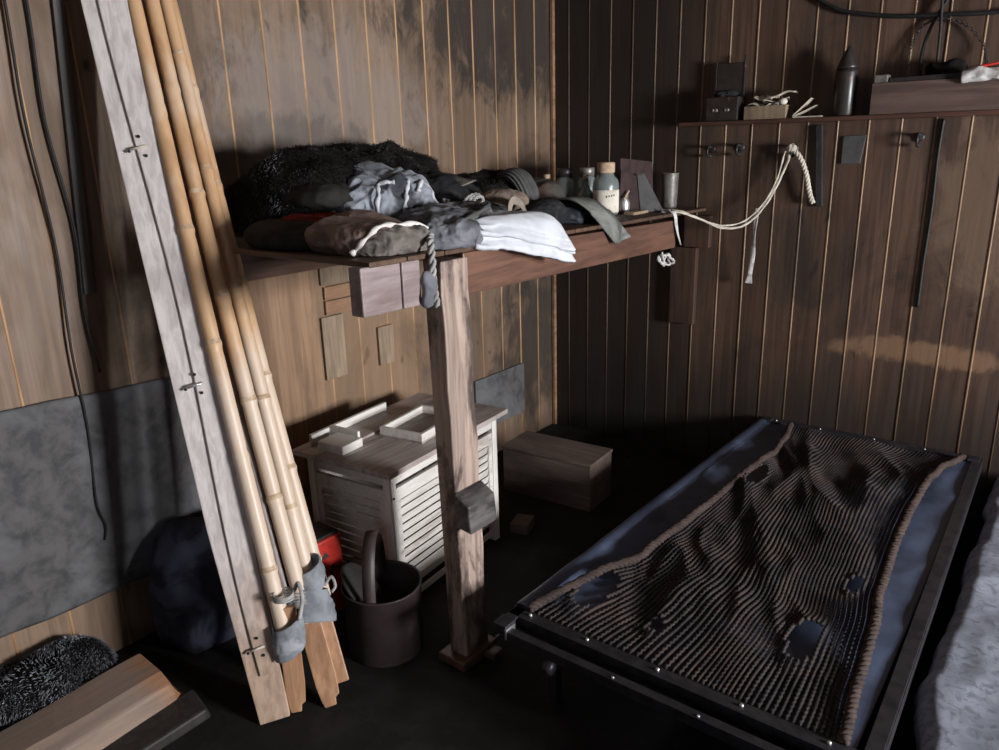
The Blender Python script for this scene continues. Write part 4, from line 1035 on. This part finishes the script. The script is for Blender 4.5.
cords = empty('cord_bundle', (1.05, -.2, 1.25), 'bundle of pale cords strung from the bunk to a wall hook', 'cord')
for k, pts in enumerate(([(.80, -.33, zb(-.3) + .006), (.90, -.36, 1.295), (.955, -.34, 1.275), (1.04, -.20, 1.222), (1.12, -.12, 1.235), (1.19, -.08, 1.315), (1.235, -.06, 1.42), (1.26, -.06, 1.53), HK],
                         [(.86, -.41, zb(-.4) + .004), (.93, -.37, 1.288), (.98, -.29, 1.258), (1.05, -.19, 1.208), (1.13, -.115, 1.222), (1.20, -.075, 1.31), (1.255, -.055, 1.44), HK],
                         [(.83, -.36, zb(-.35) + .006), (.92, -.34, 1.29), (1.0, -.24, 1.235), (1.09, -.14, 1.205), (1.16, -.09, 1.255), (1.225, -.062, 1.375), (1.27, -.055, 1.48), HK])):
    MB().tube(spline(pts, 60), lambda i, k=k: (.0048 if k else .0036) + .0012 * math.sin(i * 1.3 + k), 7).build('cord', M['cord_pale'], cords)
mb = MB(); twist(mb, spline([HK, (1.32, -.05, 1.51), (1.352, -.045, 1.44), (1.372, -.04, 1.36), (1.388, -.035, 1.315)], 44), .011, 3, .05)
mb.build('braided_end', M['cord_pale'], cords)
ribbon('rag_tail', [(1.168, -.095, 1.29), (1.160, -.085, 1.22), (1.155, -.078, 1.15), (1.152, -.07, 1.07), (1.142, -.06, .99), (1.137, -.058, .945)], lambda u: .012 + .016 * u + .004 * math.sin(u * 14), 'rag', None, None, (0, 1, .1), 34, .003, cords)
MB().ball(lambda q: V((1.285, -.052, 1.545)) + V((q[0] * .022, q[1] * .02, q[2] * .018)) * (1 + .25 * nz(q, 2.5, 4)), 10).build('knot', M['cord_pale'], cords)

# ------------------------------------------------------------------ back wall: shelf and everything on it
sh = empty('wall_shelf', (1.5, -.07, 1.65), 'narrow red-brown wooden shelf along the back wall', 'shelf')
SZ = 1.668
MB().box(.79, 2.75, -.135, -.009, SZ - .017, SZ).build('board', M['shelf'], sh, .003)
z = SZ + .0008
t = empty('tin_box', (.985, -.075, z), 'dark japanned tin box standing open at the left end of the shelf', 'tin box')
MB().box(.915, 1.062, -.125, -.03, z, z + .10).build('body', M['tin_dark'], t, .004)
MB().box(.918, .926, -.048, -.036, z + .101, z + .255).box(1.048, 1.056, -.048, -.036, z + .101, z + .27).box(.9265, 1.0475, -.046, -.040, z + .101, z + .245).build('raised_lid', M['tin_dark'], t, .002)
mb = MB()
for x in (.95, .965, 1.005, 1.018): mb.ball(lambda q, x=x: V((x, -.126, z + .045)) + V((q[0] * .006, q[1] * .003, q[2] * .008)), 5)
mb.build('studs', M['tin'], t)
mb = MB().ball(lambda q: V((.99, -.085, z + .113)) + V((q[0] * .045, q[1] * .03, q[2] * .014)) * (1 + .3 * crease(q, 2, 3)), 14)
tag(mb.build('rag_scrap', M['char']), 'scrap of dark rag on the open tin box', 'rag')
t = empty('letter_box', (1.175, -.08, z), 'shallow pale wooden box of papers on the shelf', 'box')
MB().box(1.09, 1.27, -.125, -.025, z, z + .006).box(1.09, 1.27, -.125, -.118, z + .006, z + .055).box(1.09, 1.27, -.032, -.025, z + .006, z + .055).box(1.09, 1.097, -.118, -.032, z + .006, z + .055).box(1.263, 1.27, -.118, -.032, z + .006, z + .055).build('case', M['patch'], t, .0015)
rnd = random.Random(8)
for k, (x, y, zz, w, l, rx, ry, lab) in enumerate(((1.15, -.08, .060, .10, .07, .05, .06, 'yellowed letter lying lowest in the pile on the paper box'), (1.21, -.075, .072, .11, .06, -.12, -.08, 'crumpled yellowed letter, middle of the pile on the paper box'),
                                (1.17, -.08, .088, .09, .065, .15, .1, 'bent letter second from the top on the paper box'), (1.23, -.07, .102, .12, .05, .1, -.14, 'topmost letter sticking out to the right above the paper box'))):
    Tm = TR((x, y, z + zz), rnd.uniform(-.3, .3), rx, ry)
    o = MB().grid(lambda u, v: Tm @ V(((u - .5) * w, (v - .5) * l, .006 * math.sin(u * 7 + k) + .004 * math.sin(v * 6))), 12, 8, 0, .003).build('old_letter', M['paper'])
    tag(o, lab, 'letter', 'old letters on the shelf')
tag(MB().ball(lambda q: V((1.250, -.105, z + .068)) + V((q[0] * .018, q[1] * .015, q[2] * .014)), 8).build('pale_pebble', M['label']), 'small pale knob at the front right corner of the paper box', 'knob')
# folded card and papers to the right of it
t = empty('folded_card', (1.36, -.09, z), 'folded cream card standing open beside the black bottle', 'card')
MB().hexa([(1.30, -.12, z + .006), (1.385, -.10, z + .045), (1.385, -.05, z + .045), (1.30, -.06, z + .006), (1.30, -.12, z + .008), (1.384, -.10, z + .048), (1.384, -.05, z + .048), (1.30, -.06, z + .008)]).build('page', M['paper'], t)
MB().hexa([(1.30, -.12, z + .009), (1.365, -.105, z + .075), (1.365, -.055, z + .075), (1.30, -.06, z + .009), (1.298, -.12, z + .010), (1.363, -.105, z + .077), (1.363, -.055, z + .077), (1.298, -.06, z + .010)]).build('page', M['paper'], t)
tag(MB().box(1.30, 1.415, -.125, -.04, z, z + .005).build('flat_paper', M['paper']), 'flat paper lying under the folded cream card', 'paper')
# black pointed bottle
bb = V((1.49, -.08, z)); t = empty('pointed_flask', bb, 'black bullet-shaped flask with pointed top standing on the shelf', 'flask')
MB().lathe([(.040, 0), (.042, .004), (.042, .165), (.040, .178)], 32, Matrix.Translation(bb), 0, (True, True)).build('body', M['tin_dark'], t)
MB().lathe([(.0405, .179), (.039, .19), (.030, .215), (.018, .243), (.006, .262), (.002, .268)], 32, Matrix.Translation(bb), 0, (True, True)).build('cone_top', M['tin_dark'], t)
# wooden drawer with odds and ends
t = empty('wooden_case', (1.85, -.08, z), 'old brown wooden case sitting on the right end of the shelf', 'case')
x0, x1, y0, y1, h = 1.60, 2.045, -.134, -.02, .115
MB().box(x0, x1, y0, y0 + .012, z, z + h).build('front', M['drawer_wood'], t, .002)
MB().box(x0, x1, y1 - .010, y1, z, z + h + .012).build('back', M['drawer_wood'], t, .002)
MB().box(x0, x0 + .012, y0 + .0125, y1 - .0105, z, z + h).build('side', M['drawer_wood'], t, .002)
MB().box(x1 - .012, x1, y0 + .0125, y1 - .0105, z, z + h).build('side', M['drawer_wood'], t, .002)
MB().box(x0 + .0125, x1 - .0125, y0 + .0125, y1 - .0105, z + .002, z + .012).build('base', M['drawer_wood'], t)
MB().hexa([(x0 + .06, y0 + .001, z + h + .001), (x1 - .1, y0 + .001, z + h + .001), (x1 - .1, y1 - .03, z + h + .001), (x0 + .06, y1 - .03, z + h + .001),
           (x0 + .06, y0 + .003, z + h + .016), (x1 - .1, y0 + .003, z + h + .02), (x1 - .1, y1 - .03, z + h + .02), (x0 + .06, y1 - .03, z + h + .016)]).build('loose_slat', M['dark_wood'], t, .002)
tag(MB().box(x0 + .005, x0 + .055, y0 - .001, y0 + .05, z + h + .001, z + h + .030).build('small_tin', M['tin'], bevel=.004), 'small metal tin on the left end of the wooden case', 'tin')
def ragf(u, v):
    x = 1.905 + .16 * u; s2 = 2 * PI * v; rr = .021 * (1 + .25 * nz((u * 3, math.cos(s2), math.sin(s2)), 1.6, 4)) * (.75 + .35 * math.sin(PI * min(1, u * 1.4 + .15)))
    return (x, y0 - .006 + rr * math.cos(s2) * .8, z + h + .004 + rr * math.sin(s2) * 1.0 + .006 * math.sin(u * 5))
tag(MB().grid(ragf, 40, 30, 0, .002).build('white_rag', M['rag']), 'dirty white rag rolled over the wooden case front at the right', 'rag')
hang('red_pencil', [(1.93, -.08, z + h + .036), (2.03, -.07, z + h + .050)], .005, 'red', 'thin red pencil on the wooden case behind the white rag', 'pencil', 3)
tag(MB().box(1.915, 2.06, -.05, -.03, z + h + .015, z + h + .034).build('ruler', M['cord_pale'] if False else M['grey_stick'], bevel=.001), 'thin grey stick lying on the wooden case behind the red pencil', 'stick')
mb = heap((1.835, -.06, z + h + .035), (.06, .03, .03), 3, .2, 12, (1, 1, 1), .9, 20, 0, z + h + .018)
tag(mb.build('dark_glove', M['fur']), 'dark bundled glove on the wooden case beneath the chain hoop', 'glove')
# chain hoop, bent wire, rod, cable on the wall
mb = MB(); path = spline([(1.708, -.06, z + h + .02), (1.70, -.035, 1.90), (1.735, -.025, 1.985), (1.80, -.025, 2.005), (1.878, -.025, 1.975), (1.945, -.03, 1.90), (1.965, -.05, 1.835)], 200)
acc = 0; last = path[0]; k = 0
for i in range(2, 200, 4):
    p = path[i]; tn = (path[i + 1] - path[i - 1]).normalized(); up = V((0, -1, 0)); sd2 = tn.cross(up).normalized()
    q = sd2 if k % 2 else up; k += 1
    mb.tube([p + tn * .0075 * math.cos(a) + q * .0045 * math.sin(a) for a in [j * 2 * PI / 10 for j in range(11)]], .0016, 5)
tag(mb.build('chain_hoop', M['iron']), 'rusty chain hanging in a hoop on the wall above the wooden case', 'chain')
hang('bent_wire', [(1.75, -.06, z + h + .018), (1.745, -.04, 1.89), (1.76, -.03, 1.97), (1.79, -.028, 2.04), (1.82, -.028, 2.10), (1.83, -.03, 2.2)], .006, 'black', 'black bent wire inside the chain hoop above the wooden case', 'wire')
hang('thin_rod', [(1.808, -.075, z + h + .015), (1.80, -.05, 1.95), (1.786, -.03, 2.12), (1.78, -.028, 2.25)], .0055, 'iron', 'thin straight iron rod standing in the wooden case against the wall', 'rod')
hang('electric_cable', [(1.26, -.02, 2.2), (1.31, -.02, 2.145), (1.366, -.022, 2.109), (1.43, -.022, 2.075), (1.505, -.024, 2.056), (1.652, -.028, 2.029), (1.823, -.036, 2.016), (1.979, -.03, 2.007), (2.2, -.03, 2.02), (2.5, -.03, 2.06)], .008, 'black', 'thick black cable slung across the top of the back wall', 'cable')
# hooks
def hook(x, zz, label):
    e = empty('coat_hook', (x, -.009, zz), label, 'hook', 'iron coat hooks under the shelf')
    MB().lathe([(.018, 0), (.018, .004), (.011, .007)], 16, Matrix.Translation((x, -.009, zz)) @ Matrix.Rotation(PI / 2, 4, 'X')).build('plate', M['iron'], e)
    MB().tube(spline([(x, -.012, zz + .006), (x, -.045, zz + .012), (x, -.062, zz - .008), (x, -.052, zz - .028), (x, -.030, zz - .030)], 22), lambda i: .0065 - .0001 * i, 8).build('prong', M['iron'], e)
    MB().ball(lambda q: V((x, -.030, zz - .030)) + V(q) * .0085, 6).build('tip', M['iron'], e)
hook(.905, 1.548, 'iron coat hook under the shelf, farthest left'); hook(1.043, 1.553, 'iron coat hook under the shelf, second from the left')
hook(1.285, 1.545, 'iron coat hook holding the pale cords'); hook(1.77, 1.578, 'iron coat hook under the wooden case, farthest right')
# strap of iron, plate, dark rod
tag(MB().bar((1.382, -.018, 1.638), (1.412, -.018, 1.30), .028, .016, (0, 1, 0)).build('iron_bracket', M['iron'], bevel=.003), 'black iron strap hanging from the shelf beside the braided cord end', 'strap')
o = MB().hexa([(1.482, -.016, 1.478), (1.558, -.016, 1.478), (1.572, -.016, 1.592), (1.482, -.016, 1.590), (1.482, -.0085, 1.478), (1.558, -.0085, 1.478), (1.572, -.0085, 1.592), (1.482, -.0085, 1.590)])
tag(o.build('metal_plate', M['slate_board'], bevel=.002), 'small dark square plate nailed to the wall below the flask', 'plate')
hang('leather_thong', [(1.846, -.016, 1.645), (1.842, -.014, 1.5), (1.846, -.015, 1.3), (1.842, -.014, 1.1), (1.842, -.015, .90)], .006, 'black', 'long black thong hanging on the wall below the wooden case', 'thong')

# ------------------------------------------------------------------ light: daylight through the side window, plus an added front fill
def area(nm, loc, rot, sx, sy, p, col):
    l = bpy.data.lights.new(nm, 'AREA'); l.shape = 'RECTANGLE'; l.size = sx; l.size_y = sy; l.energy = p; l.color = col
    o = bpy.data.objects.new(nm, l); C.objects.link(o); o.location = loc; o.rotation_euler = rot
area('daylight_side', (RX + .3, (WY0 + WY1) / 2, (WZ0 + WZ1) / 2 + .05), (0, math.radians(88), 0), WZ1 - WZ0 + .1, WY1 - WY0 + .1, 560, (.95, .97, 1.0))
area('fill_front', ((FX0 + FX1) / 2, RY - .3, (FZ0 + FZ1) / 2 + .1), (math.radians(82), 0, 0), FX1 - FX0 + .3, FZ1 - FZ0 + .3, 24, (.70, .80, 1.0))
w = bpy.data.worlds.new('sky'); bpy.context.scene.world = w; w.use_nodes = True
bg = w.node_tree.nodes['Background']; sky = w.node_tree.nodes.new('ShaderNodeTexSky'); sky.sky_type = 'HOSEK_WILKIE'; sky.turbidity = 4
sky.sun_direction = V((-.4, .6, .5)).normalized()
w.node_tree.links.new(sky.outputs[0], bg.inputs[0]); bg.inputs[1].default_value = .6

sc = bpy.context.scene
sc.view_settings.view_transform = 'Standard'; sc.view_settings.look = 'None'; sc.view_settings.gamma = 1; sc.view_settings.use_curve_mapping = False
sc.view_settings.exposure = 0.1
sc.cycles.max_bounces = 6
